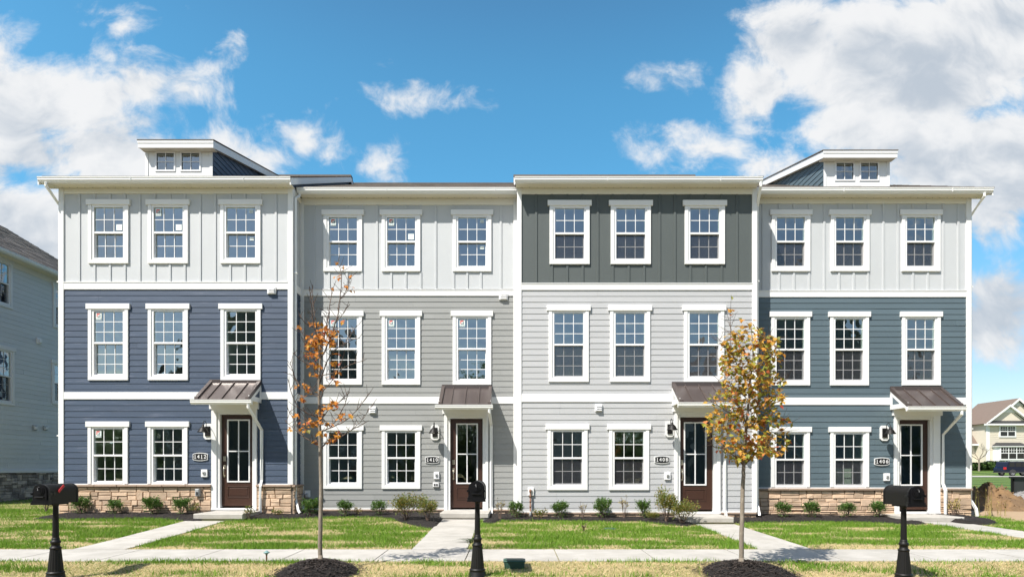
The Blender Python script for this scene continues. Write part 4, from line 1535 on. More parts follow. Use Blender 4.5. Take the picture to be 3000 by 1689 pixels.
# ------------------------------------------------------------------ grass: blades over the lawns, straw over the verge
def grass():
    rs = np.random.default_rng(4)
    N = 420000
    d = np.concatenate([rs.uniform(10.9, 17.2, int(N * .62)), rs.uniform(7.7, 9.85, int(N * .30)), rs.uniform(16.0, 23.0, N - int(N * .62) - int(N * .30))])
    x = rs.uniform(-1, 1, N) * (d * .86 + .7)
    y = d - CD
    keep = np.ones(N, bool)
    far = d > 17.2
    keep &= ~(far & (np.abs(x) < 13.0))
    keep &= ~((d > 16.0) & (x > XA - .1) & (x < XE + .1))
    for wx0, wx1, a, b in WALKS:
        keep &= ~((x > wx0 + .01) & (x < wx1 - .01) & (y > a - .3) & (y < b + .2))
    litter = rs.random(N) < .018        # clippings and straw blown on to the concrete
    keep &= ~((y > SW0 + .03 - .03 * rs.random(N)) & (y < SW1 - .02) & ~litter)
    for s in ((-7.8, -6.5, YF - 1.24), (-1.85, -.55, YB - 1.27), (4.24, 5.44, YF - 1.22), (10.0, 11.52, YB - 1.22)):
        keep &= ~((x > s[0]) & (x < s[1]) & (y > s[2]))
    for x0, x1, F, back in BEDS:
        fx = np.interp(x, [f[0] for f in F], [f[1] for f in F])
        inb = (x > x0 + .05) & (x < x1 - .05) & (y > fx + .05)
        if back:
            by = np.array([back(float(q)) if a else 0 for q, a in zip(x, inb)])
            inb &= y < by
        elif x0 < XA:
            inb &= (y < YF + .5)
        keep &= ~inb
    for mx, my, r in MOUNDS:
        keep &= ~((x - mx) ** 2 + (y - my) ** 2 < (r * .93) ** 2)
    keep &= ~((x > 13.2) & (d > 15.9) & (d < 25))
    x, y, d = x[keep], y[keep], d[keep]
    n = len(x)
    verge = d < 9.85
    # straw shows through in streaks that run along the lawn
    pn = np.array([mnoise.noise(Vector((a * .55, b * 1.9, 2.0))) + .6 * mnoise.noise(Vector((a * 1.9, b * 4.5, 7.0))) for a, b in zip(x, y)])
    edge = np.clip((d - 11.0) / .45, 0, 1)
    green = np.clip(.74 + pn * 1.6 - (1 - edge) * .8, .05, .98)
    vg = np.clip(-.10 + pn * .8 + np.where(x < -3.2, .16, 0) + np.clip((d - 9.35) * .9, 0, .35), .03, .85)
    green = np.where(verge, vg, green)
    isg = rs.random(n) < green
    u = rs.random(n)
    gcol = np.stack([.105 + .12 * u, .235 + .13 * u, .022 + .020 * u], 1)
    scol = np.stack([.60 + .22 * u, .49 + .20 * u, .26 + .15 * u], 1)
    col = np.where(isg[:, None], gcol, scol)
    brown = rs.random(n) < .05
    col[brown] = col[brown] * .45
    h = np.where(isg, rs.uniform(.035, .085, n), rs.uniform(.012, .040, n))
    h = h * np.where(isg, 1 + .4 * np.clip(pn, -.8, .9), 1)
    tall = rs.random(n) < .006
    h = np.where(tall & ~verge, h * 2.3, h)
    L = np.where(isg, h * rs.uniform(.2, .8, n), rs.uniform(.04, .11, n))
    a = rs.uniform(0, 2 * np.pi, n)
    w = np.where(isg, rs.uniform(.0045, .0085, n), rs.uniform(.003, .006, n))
    onw = (y > SW0 + .03) & (y < SW1 - .02)
    h = np.where(onw, .004, h)
    z = np.array([gz(float(p), float(q)) for p, q in zip(x, y)]) - .004 + np.where(onw, .024, 0)
    ca, sa = np.cos(a), np.sin(a)
    b = rs.uniform(0, 2 * np.pi, n)
    cb, sb = np.cos(b), np.sin(b)
    V = np.empty((n, 3, 3), np.float32)
    V[:, 0] = np.stack([x - cb * w, y - sb * w, z], 1)
    V[:, 1] = np.stack([x + cb * w, y + sb * w, z], 1)
    V[:, 2] = np.stack([x + ca * L, y + sa * L, z + h], 1)
    for nm, sel in (('lawn_grass', ~verge), ('verge_grass', verge)):
        vv = V[sel].reshape(-1, 3)
        k = len(vv) // 3
        me = bpy.data.meshes.new(nm)
        me.vertices.add(k * 3)
        me.vertices.foreach_set('co', vv.ravel())
        me.loops.add(k * 3)
        me.loops.foreach_set('vertex_index', np.arange(k * 3, dtype=np.int32))
        me.polygons.add(k)
        me.polygons.foreach_set('loop_start', np.arange(0, k * 3, 3, dtype=np.int32))
        at = me.color_attributes.new('tone', 'FLOAT_COLOR', 'POINT')
        c4 = np.ones((k, 3, 4), np.float32)
        c4[:, :, :3] = col[sel][:, None, :]
        at.data.foreach_set('color', c4.ravel())
        me.materials.append(MATS['grass_blade'])
        me.update()
        me.validate()
        o = bpy.data.objects.new(nm, me)
        COL.objects.link(o)
        o['kind'] = 'stuff'


grass()


# ------------------------------------------------------------------ plants
def leaf_geo(mb, p, dirv, up, L, w, m, shape='oval'):
    """one leaf folded along its midrib: base p, pointing along dirv"""
    t = dirv.normalized()
    s = t.cross(up)
    if s.length < 1e-4:
        s = Vector((1, 0, 0))
    s.normalize()
    n = s.cross(t)
    f = .22
    if shape == 'oval':
        pts = [(0, 0), (.30, .42), (.68, .40), (1, 0), (.68, -.40), (.30, -.42)]
        half = 3
    else:   # maple: five pointed lobes
        pts = [(0, 0), (.02, .34), (.22, .30), (.30, .66), (.44, .34), (.62, .40), (.64, .20), (1.0, 0), (.64, -.20), (.62, -.40), (.44, -.34), (.30, -.66), (.22, -.30), (.02, -.34)]
        half = 7
    vs = [p + t * (a * L) + s * (b * w) + n * (abs(b) * w * f - a * a * L * .18) for a, b in pts]
    k = len(pts)
    mb.add(vs, [tuple(range(0, half + 1)), tuple([0] + list(range(half, k)))], m)


def rdir(rnd):
    while True:
        v = Vector((rnd.uniform(-1, 1), rnd.uniform(-1, 1), rnd.uniform(-1, 1)))
        if .05 < v.length < 1:
            return v.normalized()


def shrub_meshes(kind, seed, w, h, n, lm, leaf, stems=7, loose=.0, core=.25, spiky=0):
    rnd = random.Random(seed)
    st, fo = MB(), MB()
    tips = []
    for i in range(stems):
        a = 6.283 * i / stems + rnd.uniform(-.4, .4)
        r = w * .5 * rnd.uniform(.35, .85)
        top = Vector((math.cos(a) * r, math.sin(a) * r, h * rnd.uniform(.6, .98)))
        mid = Vector((top.x * .45 + rnd.uniform(-.02, .02), top.y * .45, top.z * .5))
        st.tube([(rnd.uniform(-.02, .02), rnd.uniform(-.02, .02), -.03), mid, top], [.008, .006, .003], 'twig', n=5)
        tips.append((mid, top))
        for _ in range(2):
            b = mid.lerp(top, rnd.uniform(.1, .7))
            e = b + Vector((rnd.uniform(-1, 1), rnd.uniform(-1, 1), rnd.uniform(.3, 1.1))) * w * .22
            st.tube([b, e], [.004, .0025], 'twig', n=4)
            tips.append((b, e))
    for i in range(n):
        if spiky or rnd.random() < .72:
            b, e = rnd.choice(tips)
            p = b.lerp(e, rnd.uniform(.15, 1.05)) + rdir(rnd) * w * (.06 + loose * .12)
        else:
            q = rdir(rnd) * (rnd.uniform(core, 1) ** .5)
            p = Vector((q.x * w * .46, q.y * w * .46, h * (.52 + q.z * .44)))
        out = Vector((p.x, p.y, p.z - h * .35)).normalized() + rdir(rnd) * .8 + Vector((0, 0, .35))
        leaf_geo(fo, p, out, rdir(rnd) * .7 + Vector((0, 0, 1)), leaf * rnd.uniform(.7, 1.25), leaf * rnd.uniform(.45, .62), lm)
    return st.mesh('stems'), fo.mesh('foliage')


SH = {}
for i in range(3):
    SH['ever', i] = shrub_meshes('ever', 10 + i, .50, .47, 1350, 'evergreen_leaf', .040, 11)
SH['round', 0] = shrub_meshes('round', 21, .54, .48, 1500, 'evergreen_leaf', .042, 12)
SH['open', 0] = shrub_meshes('open', 31, .85, .66, 1500, 'olive_leaf', .046, 12, loose=.5, spiky=1)
SH['open', 1] = shrub_meshes('open', 32, .80, .78, 1400, 'olive_leaf', .046, 11, loose=.5, spiky=1)
SH['weed', 0] = shrub_meshes('weed', 41, .34, .42, 120, 'weed_leaf', .05, 6, loose=.6, spiky=1)
SH['weed', 1] = shrub_meshes('weed', 42, .50, .24, 190, 'weed_leaf', .055, 7, loose=.6, spiky=1)
SH['dry', 0] = shrub_meshes('dry', 51, .30, .56, 70, 'dry_stalk', .04, 7, loose=.3, spiky=1)
SH['dry', 1] = shrub_meshes('dry', 52, .38, .50, 150, 'dry_stalk', .05, 8, loose=.5, spiky=1)


def plant(kind, v, px, py, sc, label, name='shrub', cat='shrub', group=None, dy=None, sz=1.0):
    p = G(px, py)
    wy = wall_y(p.x) - .30
    if dy is not None:
        wy = dy
    y = min(p.y, wy)
    p = Vector((X_(px, y), y, gz(X_(px, y), y) + .02))
    rnd = random.Random(px)
    o = empty(name, p, label, cat, group)
    o.scale = (sc, sc, sc * sz)
    a = rnd.uniform(0, 6.28)
    inst('stems', SH[kind, v][0], o, (0, 0, 0), a)
    inst('foliage', SH[kind, v][1], o, (0, 0, 0), a)
    return o


GE = 'young evergreen shrubs planted along the house fronts'
GW_ = 'weeds growing in the mulch beds'
for (k, v, px, py, sc, sz, lab) in (
    ('ever', 0, 234, 1506, 1.10, .90, 'dark evergreen shrub on mulch below the leftmost ground-floor window of the navy house'),
    ('ever', 1, 337, 1508, .92, .92, 'smallest shrub at the tan stone base, between the two windows of the navy house'),
    ('ever', 2, 446, 1508, 1.05, 1.02, 'brighter green shrub at the stone base below the second window of the navy house'),
    ('ever', 0, 532, 1508, .98, .98, 'evergreen shrub at the stone base nearest the navy house doorstep'),
    ('round', 0, 910, 1512, 1.0, .95, 'green bush with orange specks behind the bare tree trunk, medium grey house'),
    ('ever', 1, 1011, 1513, .92, .98, 'bright green shrub just right of the bare tree, below the grey house window'),
    ('ever', 2, 1110, 1512, .92, 1.0, 'upright bright green shrub below the second window of the medium grey house'),
    ('ever', 0, 1512, 1520, .92, 1.02, 'dark shrub at the corner board between the medium and palest grey houses'),
    ('ever', 1, 1641, 1519, 1.0, .98, 'rounded shrub below the leftmost ground-floor window of the palest grey house'),
    ('ever', 2, 1765, 1517, 1.02, 1.22, 'tallest evergreen shrub in front of the palest grey house, between its windows'),
    ('ever', 0, 1885, 1517, .85, 1.25, 'narrow green shrub beside yellowing foliage, palest grey house'),
    ('ever', 1, 2295, 1519, .94, 1.0, 'leftmost of four shrubs at the slate teal house stone base'),
    ('ever', 2, 2378, 1519, .94, 1.08, 'second shrub from the right-hand tree, at the slate teal house stone base'),
    ('ever', 0, 2481, 1519, .98, .90, 'lowest rounded shrub, below the second window of the slate teal house'),
    ('ever', 1, 2573, 1519, .98, 1.02, 'shrub at the slate teal stone base, just left of the right mailbox'),
):
    plant(k, v, px, py, sc, lab, group=GE, sz=sz)
for (k, v, px, py, sc, sz, lab) in (
    ('open', 0, 1190, 1526, 1.0, 1.08, 'loose yellow-green shrub with tall shoots left of the medium grey doorstep'),
    ('open', 1, 1252, 1530, .98, .82, 'spreading yellow-green shrub touching the medium grey house doorstep'),
    ('open', 1, 1952, 1532, 1.0, 1.08, 'tall loose shrub reaching over the palest grey house door frame'),
    ('open', 0, 2000, 1536, .95, .98, 'loose shrub with pale leaves against the palest grey doorstep'),
    ('open', 0, 1912, 1528, .50, .80, 'low yellowing shrub between the narrow shrub and the palest grey doorstep'),
):
    plant(k, v, px, py, sc, lab, group='loose yellow-green shrubs by the doorsteps', sz=sz)
for (k, v, px, py, sc, sz, lab) in (
    ('dry', 1, 135, 1500, .9, .9, 'dry yellow weeds at the left end of the mulch, by the left mailbox'),
    ('weed', 0, 183, 1502, 1.0, .9, 'thin weeds just right of the left mailbox post'),
    ('weed', 0, 570, 1512, .9, .9, 'thin weed beside the left edge of the navy house doorstep'),
    ('weed', 0, 728, 1522, .9, .9, 'weed with an orange flower right of the navy house doorstep'),
    ('weed', 1, 810, 1512, .8, .7, 'low weeds below the stone base right of the navy house door'),
    ('dry', 1, 1048, 1512, .7, .7, 'dry weeds between two shrubs of the medium grey house'),
    ('dry', 0, 1465, 1524, 1.0, .95, 'brown dead flower stalks right of the medium grey house downspout'),
    ('weed', 1, 1582, 1520, .95, .9, 'low spreading weed below the brown gas pipe'),
    ('dry', 0, 1708, 1520, .85, .9, 'thin dry stalks between the first shrubs of the palest grey house'),
    ('dry', 0, 1828, 1519, 1.0, 1.05, 'dead flower heads on thin stalks, palest grey house right window'),
    ('dry', 1, 2795, 1512, 1.0, 1.1, 'yellow weed climbing the stone base right of the slate teal door'),
):
    plant(k, v, px, py, sc, lab, name='weed', cat='weed', group=GW_, sz=sz)


# ------------------------------------------------------------------ the two young maples
def tpt(px, py, dd=0.0):
    d = 8.95 + dd
    return Vector(((px - 1500) * d / FPX, d - CD, EYE + (HY - py) * d / FPX))


def smooth_path(P, n=4):
    out = []
    for i in range(len(P) - 1):
        p0, p1, p2, p3 = P[max(i - 1, 0)], P[i], P[i + 1], P[min(i + 2, len(P) - 1)]
        for k in range(n):
            t = k / n
            out.append(.5 * ((2 * p1) + (p2 - p0) * t + (2 * p0 - 5 * p1 + 4 * p2 - p3) * t * t + (3 * p1 - p0 - 3 * p2 + p3) * t ** 3))
    out.append(P[-1])
    return out


def limb(mb, P, r0, r1, m, n=8, jit=0, rnd=None):
    Q = smooth_path(P)
    if jit:
        Q = [q + Vector((rnd.uniform(-jit, jit), rnd.uniform(-jit, jit), 0)) if 0 < i < len(Q) - 1 else q for i, q in enumerate(Q)]
    R = [r0 + (r1 - r0) * (i / (len(Q) - 1)) for i in range(len(Q))]
    mb.tube(Q, R, m, n=n)
    return Q


def left_maple():
    rnd = random.Random(8)
    q = lambda x, y: (830 + x * .4553, 740 + y * .4553)
    base = Vector((TLx, TLy, zl0 - .05))
    T = empty('maple_tree', base, 'slender young maple, nearly bare with few orange leaves, in front of the medium grey house', 'tree', 'young street trees in mulch mounds')
    mb = MB()
    tr = [base, tpt(938, 1560), tpt(941, 1450), tpt(940, 1390), tpt(*q(236, 1230)), tpt(*q(232, 1050)), tpt(*q(230, 850)), tpt(*q(238, 640)), tpt(*q(222, 520)), tpt(*q(206, 420))]
    mb.lathe([(.048, -.06), (.040, .02), (.034, .08)], 'bark', base.x, base.y, base.z + .04, 12)
    limb(mb, tr, .033, .010, 'bark', 10, .003, rnd)
    mb.build('trunk', T)
    br = [([(243, 1262), (275, 1225), (345, 1200), (430, 1145), (550, 1078)], .011, .25), ([(238, 1235), (205, 1220), (150, 1195), (70, 1135), (10, 1075)], .010, .2),
          ([(236, 1150), (290, 1130), (400, 1078), (490, 990), (552, 903)], .009, -.2), ([(230, 1060), (190, 1045), (130, 1018), (75, 960), (30, 812)], .009, -.25),
          ([(232, 1090), (300, 1000), (360, 960), (428, 895)], .007, .3), ([(228, 930), (180, 900), (110, 860), (86, 822)], .006, .25),
          ([(224, 830), (190, 740), (110, 688), (60, 640)], .008, -.15), ([(230, 850), (300, 660), (420, 570), (492, 548)], .009, .2),
          ([(234, 790), (330, 770), (430, 720), (525, 690)], .007, -.25), ([(236, 690), (300, 560), (345, 420), (362, 300), (376, 150), (345, 58)], .011, .1),
          ([(222, 560), (190, 430), (180, 330), (168, 218)], .008, -.15), ([(226, 600), (270, 500), (300, 340), (312, 222)], .008, .2),
          ([(206, 430), (192, 330), (188, 205)], .006, .1), ([(330, 460), (380, 400), (428, 330)], .005, .15), ([(362, 300), (400, 250), (418, 200), (436, 150)], .005, .1),
          ([(232, 1130), (190, 1100), (140, 1085), (80, 1050)], .006, .3), ([(200, 480), (150, 460), (100, 400)], .005, -.2), ([(232, 960), (265, 880), (330, 800), (380, 690)], .007, -.2),
          ([(235, 740), (180, 660), (140, 560), (110, 480)], .006, .2), ([(300, 1125), (350, 1060), (400, 960), (410, 905)], .005, -.25), ([(240, 640), (262, 540), (290, 450), (300, 380)], .006, -.15),
          ([(95, 870), (60, 760), (45, 700)], .004, -.2), ([(105, 1160), (60, 1060), (28, 1000)], .004, .2), ([(420, 1150), (470, 1110), (520, 1060), (548, 1000)], .004, .2), ([(380, 610), (440, 520), (470, 470)], .004, .2)]
    nodes = []
    for P, r, dd in br:
        pts = [tpt(*q(x, y), dd * i / (len(P) - 1)) for i, (x, y) in enumerate(P)]
        mb = MB()
        Q = limb(mb, pts, r, .0042, 'twig', 6, .006, rnd)
        for i in range(1, len(Q) - 1):
            for _ in range(1):
                e = Q[i] + Vector((rnd.uniform(-.13, .13), rnd.uniform(-.13, .13), rnd.uniform(.03, .18)))
                mb.tube([Q[i], Q[i].lerp(e, .5) + Vector((0, 0, -.01)), e], [.0042, .0036, .0026], 'twig', n=4)
                nodes.append(e)
        nodes += Q[3:]
        mb.build('branch', T)
    mb = MB()

    # leaf clusters where the photograph keeps them
    cl = [(235, 560, 55, 28), (240, 540, 40, 22), (215, 650, 40, 20), (210, 715, 32, 12), (140, 645, 22, 6), (185, 590, 38, 14), (265, 490, 26, 10), (320, 515, 30, 12), (230, 470, 26, 8), (160, 545, 22, 6), (100, 480, 14, 4), (170, 605, 20, 6),
          (315, 575, 26, 8), (330, 710, 34, 10), (345, 770, 20, 5), (305, 800, 22, 6), (195, 785, 18, 5), (170, 880, 34, 8), (85, 860, 16, 4), (125, 935, 34, 8), (315, 985, 36, 12), (340, 960, 20, 6), (375, 1055, 26, 10), (165, 1090, 38, 12), (205, 1105, 26, 8), (85, 1050, 14, 5),
          (135, 1140, 22, 5), (225, 1020, 26, 7), (235, 1080, 24, 6), (295, 1095, 28, 7), (335, 1165, 26, 8), (235, 1165, 22, 6), (320, 1195, 16, 5), (205, 1215, 12, 4), (355, 160, 14, 4), (390, 95, 8, 2), (345, 65, 6, 2), (432, 155, 8, 3), (400, 215, 8, 2), (430, 228, 14, 3),
          (305, 230, 10, 3), (380, 440, 12, 3), (345, 650, 14, 4), (310, 595, 20, 6), (270, 1000, 20, 5), (430, 1045, 10, 2), (355, 830, 20, 5), (50, 1130, 10, 3), (250, 860, 14, 4), (290, 1210, 14, 4), (195, 465, 20, 5), (140, 850, 20, 4)]
    for cx, cy, r, n in cl:
        for _ in range(int(n * 1.35 + .5)):
            c = tpt(*q(cx + rnd.gauss(0, r * .55), cy + rnd.gauss(0, r * .42)), rnd.uniform(-.22, .22))
            dv = Vector((rnd.uniform(-1, 1), rnd.uniform(-1, .6), rnd.uniform(-1.0, .35)))
            leaf_geo(mb, c, dv, Vector((rnd.uniform(-.6, .6), rnd.uniform(-1, .2), 1)), rnd.uniform(.045, .078), rnd.uniform(.045, .072), 'orange_leaf', 'maple')
    mb.build('leaves', T)


def right_maple():
    rnd = random.Random(12)
    base = Vector((TRx, TRy, zr0 - .05))
    T = empty('maple_tree', base, 'young maple with a full orange and yellow-green crown, right of centre by the pavement', 'tree', 'young street trees in mulch mounds')
    q = lambda x, y: (2050 + x * .3793, 900 + y * .3793)
    mb = MB()
    mb.lathe([(.050, -.06), (.042, .02), (.036, .08)], 'bark', base.x, base.y, base.z + .04, 12)
    tr = [base, tpt(2173, 1560), tpt(2176, 1450), tpt(2178, 1390), tpt(*q(340, 1200)), tpt(*q(352, 1060)), tpt(*q(360, 900)), tpt(*q(375, 760)), tpt(*q(385, 600)), tpt(*q(410, 430)), tpt(*q(410, 280)), tpt(*q(395, 130))]
    limb(mb, tr, .035, .006, 'bark', 10, .003, rnd)
    mb.build('trunk', T)
    br = [([(338, 1215), (270, 1150), (190, 1090), (110, 1075), (55, 990)], .011, -.25), ([(345, 1215), (400, 1160), (470, 1090), (540, 1010), (640, 950)], .012, .1), ([(350, 1090), (440, 1060), (540, 1080), (630, 1140)], .008, -.3),
          ([(355, 1000), (280, 940), (180, 930), (60, 880)], .009, .25), ([(360, 930), (450, 880), (560, 850), (700, 890)], .009, .25), ([(365, 880), (260, 830), (160, 770), (60, 700)], .009, -.2), ([(372, 800), (470, 740), (560, 690), (640, 690)], .008, -.25),
          ([(378, 720), (290, 640), (210, 600), (140, 570)], .008, .3), ([(384, 640), (480, 600), (580, 580), (660, 570)], .008, .2), ([(390, 560), (310, 470), (250, 350), (235, 160), (238, 30)], .008, -.1), ([(400, 500), (480, 430), (560, 370), (625, 350)], .007, .25),
          ([(405, 430), (340, 330), (280, 260), (240, 160)], .006, .25), ([(410, 340), (470, 270), (520, 240), (590, 270)], .006, -.2), ([(290, 440), (220, 420), (165, 420)], .005, .2), ([(260, 380), (190, 290), (150, 245)], .004, -.2),
          ([(360, 960), (330, 860), (300, 740), (300, 620)], .007, .35), ([(362, 940), (420, 820), (470, 660), (500, 520)], .007, .35), ([(362, 900), (300, 780), (280, 700)], .006, -.35), ([(376, 700), (440, 560), (460, 440)], .006, -.35)]
    cand = []
    for P, r, dd in br:
        pts = [tpt(*q(x, y), dd * 1.5 * i / (len(P) - 1)) for i, (x, y) in enumerate(P)]
        mb = MB()
        Q = limb(mb, pts, r, .0028, 'twig', 6, .006, rnd)
        for i in range(2, len(Q)):
            for _ in range(2):
                e = Q[i] + Vector((rnd.uniform(-.20, .20), rnd.uniform(-.22, .22), rnd.uniform(-.03, .2)))
                mb.tube([Q[i], e], [.0034, .0018], 'twig', n=4)
                cand.append(e)
            cand.append(Q[i])
        mb.build('branch', T)
    env = [(20, 228, 248), (60, 225, 250), (100, 320, 420), (200, 235, 500), (230, 190, 600), (300, 180, 625), (350, 180, 640), (440, 150, 640), (520, 180, 610), (580, 120, 680), (640, 150, 645), (700, 50, 660), (780, 75, 640), (840, 60, 660), (870, 30, 725), (930, 40, 720), (1010, 70, 690), (1070, 60, 680), (1130, 190, 655), (1200, 220, 320)]
    L = lambda y: interp(y, [(a, b) for a, b, c in env])
    R = lambda y: interp(y, [(a, c) for a, b, c in env])
    mb = MB()
    made = 0
    while made < 1950:
        if rnd.random() < .62:
            c = rnd.choice(cand) + rdir(rnd) * rnd.uniform(.01, .09)
        else:
            y = 90 + 1100 * rnd.betavariate(1.25, 1.0)
            l, r = L(y), R(y)
            k = rnd.uniform(-1, 1)
            c = tpt(*q((l + r) / 2 + (r - l) / 2 * k, y), rnd.uniform(-.5, .5) * math.sqrt(max(.02, 1 - k * k)))
        # back to picture coordinates of the crown to keep to its outline and gaps
        px, py = 1500 + c.x * FPX / (c.y + CD), HY - (c.z - EYE) * FPX / (c.y + CD)
        x, y = (px - 2050) / .3793, (py - 900) / .3793
        if not (L(y) - 6 < x < R(y) + 6):
            continue
        g = mnoise.noise(c * 3.4) + .55 * mnoise.noise(c * 8.5)
        edge = min(x - L(y), R(y) - x)
        if g < -.22 + (.12 if edge < 60 else 0):
            continue
        dv = Vector((rnd.uniform(-1, 1), rnd.uniform(-1, .8), rnd.uniform(-1.0, .4)))
        leaf_geo(mb, c, dv, Vector((rnd.uniform(-.6, .6), rnd.uniform(-1, .3), 1)), rnd.uniform(.050, .088), rnd.uniform(.050, .080), 'autumn_leaf', 'maple')
        made += 1
    mb.build('leaves', T)


left_maple()
right_maple()


# ------------------------------------------------------------------ mailboxes
def mailbox(px, flag, label):
    d = 8.54
    x = (px - 1500) * d / FPX
    y = d - CD
    z0 = gz(x, y) - .005
    T = empty('mailbox', (x, y, z0), label, 'mailbox', 'black kerbside mailboxes on fluted posts')
    mb = MB()
    mb.lathe([(.128, -.02), (.128, .012), (.118, .030), (.110, .085), (.104, .098), (.112, .106), (.112, .118), (.100, .126), (.096, .135)], 'black_metal', x, y, z0, 32)
    mb.lathe([(.066, .435), (.072, .445), (.072, .462), (.062, .470), (.054, .478), (.052, .515), (.060, .520), (.062, .530), (.062, .548), (.056, .555), (.046, .562), (.048, .585), (.044, .592), (.039, .600)], 'black_metal', x, y, z0, 32)
    # fluted shafts
    n = 48
    for prof in ([(.096, .13), (.066, .437)], [(.040, .595), (.033, 1.03), (.040, 1.05), (.046, 1.085)]):
        vs = []
        for r, z in prof:
            for k in range(n):
                a = 2 * math.pi * k / n
                rr = r * (1 - (.045 if k % 3 == 0 else 0))
                vs.append((x + rr * math.cos(a), y + rr * math.sin(a), z0 + z))
        fs = [(i * n + k, i * n + (k + 1) % n, (i + 1) * n + (k + 1) % n, (i + 1) * n + k) for i in range(len(prof) - 1) for k in range(n)]
        mb.add(vs, fs, 'black_metal', False)
    mb.build('post', T)
    # box: arched shell
    zb = z0 + 1.078
    w, hs, L0, L1 = .103, .165, 8.29 - CD, 8.83 - CD
    arch = [(-w, 0), (-w, hs)] + [(-w * math.cos(t), hs + w * math.sin(t)) for t in [math.pi * i / 14 for i in range(1, 14)]] + [(w, hs), (w, 0)]
    mb = MB()
    prof = [(x + a, zb + b) for a, b in arch]
    mb.prism(prof, L0, L1, 'black_metal', axis='y')
    ring = [(x + a * 1.045, zb - .003 + b * 1.018) for a, b in arch]
    mb.prism(ring, L1 - .022, L1 + .006, 'black_metal', axis='y')
    mb.box(x - .06, x + .06, L0 + .12, L1 - .12, zb - .022, zb, 'black_metal')
    mb.build('box', T)
    mb = MB()
    ring = [(x + a * 1.06, zb - .006 + b * 1.022) for a, b in arch]
    mb.prism(ring, L0 - .020, L0 + .012, 'black_gloss', axis='y')
    mb.prism([(x + a * .86, zb + .008 + b * .95) for a, b in arch], L0 - .034, L0 - .018, 'black_gloss', axis='y')
    # raised emblem plate, lip, ledge and pull
    mb.prism([(x + .062 * math.cos(t), zb + hs + .012 + .062 * math.sin(t)) for t in [2 * math.pi * i / 20 for i in range(20)]], L0 - .042, L0 - .03, 'black_gloss', axis='y')
    mb.prism([(x + .045 * math.cos(t), zb + hs + .012 + .045 * math.sin(t)) for t in [2 * math.pi * i / 20 for i in range(20)]], L0 - .050, L0 - .04, 'black_gloss', axis='y')
    mb.box(x - .125, x + .125, L0 - .040, L0 + .01, zb - .010, zb + .018, 'black_gloss')
    mb.box(x - .118, x + .118, L0 - .030, L0 + .02, zb + .018, zb + .048, 'black_gloss')
    mb.bbox(x - .058, x + .058, L0 - .058, L0 - .03, zb + .088, zb + .100, 'black_gloss', .004)
    mb.tube([(x, L0 - .05, zb + hs + .055), (x, L0 - .075, zb + hs + .05), (x, L0 - .072, zb + hs + .02)], .008, 'black_gloss')
    for s in (-1, 1):
        mb.box(x + s * .116 - .012, x + s * .116 + .012, L0 - .035, L0 + .03, zb + .120, zb + .150, 'black_gloss')
    mb.build('box_door', T)
    if not flag:
        return
    mb = MB()
    xf = x + w + .004
    yA, zA = L0 + .17, zb + .170
    c, s = math.cos(rad(50)), math.sin(rad(50))
    for a, b, hh in ((-.02, .115, .017),):
        pts = []
        for t, k in ((a, -hh), (b, -hh), (b, hh), (a, hh)):
            pts.append((yA + t * s * 1.0 - k * c * -1.0, zA + t * c + k * s * -1.0))
        mb.prism(pts, xf, xf + .006, 'red_flag', axis='x')
    mb.box(xf - .004, xf + .008, yA - .115, yA - .07, zA - .055, zA - .02, 'black_gloss')
    mb.build('flag', T)


mailbox(163, 1, 'black mailbox on a post at far left, its red flag facing the navy house')
mailbox(1398.7, 0, 'black mailbox on a post in the middle, seen end-on before the grey house door')
mailbox(2647.5, 0, 'black mailbox on a post at the right, before the slate teal house door')


# ------------------------------------------------------------------ small things on the ground
def tag(o, label, cat, group=None):
    o['label'], o['category'] = label, cat
    if group:
        o['group'] = group
    return o


p = G(1507, 1667)
bx, by, bz = p.x, p.y + .12, p.z
mb = MB()
a, b, h = .155, .12, .125
vs = []
for k, (zz, sc) in enumerate(((-.03, .92), (.02, .94), (h - .02, 1.0))):
    vs += [(bx - a * sc, by - b * sc, bz + zz), (bx + a * sc, by - b * sc, bz + zz), (bx + a * sc, by + b * sc, bz + zz), (bx - a * sc, by + b * sc, bz + zz)]
mb.add(vs, [(i * 4 + j, i * 4 + (j + 1) % 4, (i + 1) * 4 + (j + 1) % 4, (i + 1) * 4 + j) for i in range(2) for j in range(4)], 'green_plastic')
for i in range(9):
    xx = bx - a * .9 + i * a * .225
    mb.box(xx - .006, xx + .006, by - b * .99 - .006, by - b * .9, bz, bz + h - .025, 'green_plastic')
t = tag(mb.build('valve_box', origin=(bx, by, bz)), 'dark green plastic utility box in the straw verge right of the middle mailbox', 'utility box')
mb = MB()
mb.bbox(bx - a * 1.06, bx + a * 1.06, by - b * 1.06, by + b * 1.06, bz + h - .022, bz + h + .004, 'green_plastic', .01)
mb.box(bx - a * .9, bx + a * .9, by - b * .9, by + b * .9, bz + h + .004, bz + h + .012, 'green_plastic')
mb.build('lid', t)

p = G(781, 1646)
mb = MB()
mb.lathe([(.012, -.05), (.012, .10), (.014, .135)], 'copper_pipe', p.x, p.y, p.z, 10)
t = tag(mb.build('path_light', origin=p), 'small post with a blue-green weathered cap standing at the pavement edge', 'path light')
mb = MB()
mb.lathe([(.016, .125), (.022, .140), (.048, .150), (.050, .158), (.032, .168), (.014, .186), (.004, .192)], 'verdigris', p.x, p.y, p.z, 14)
mb.build('cap', t)

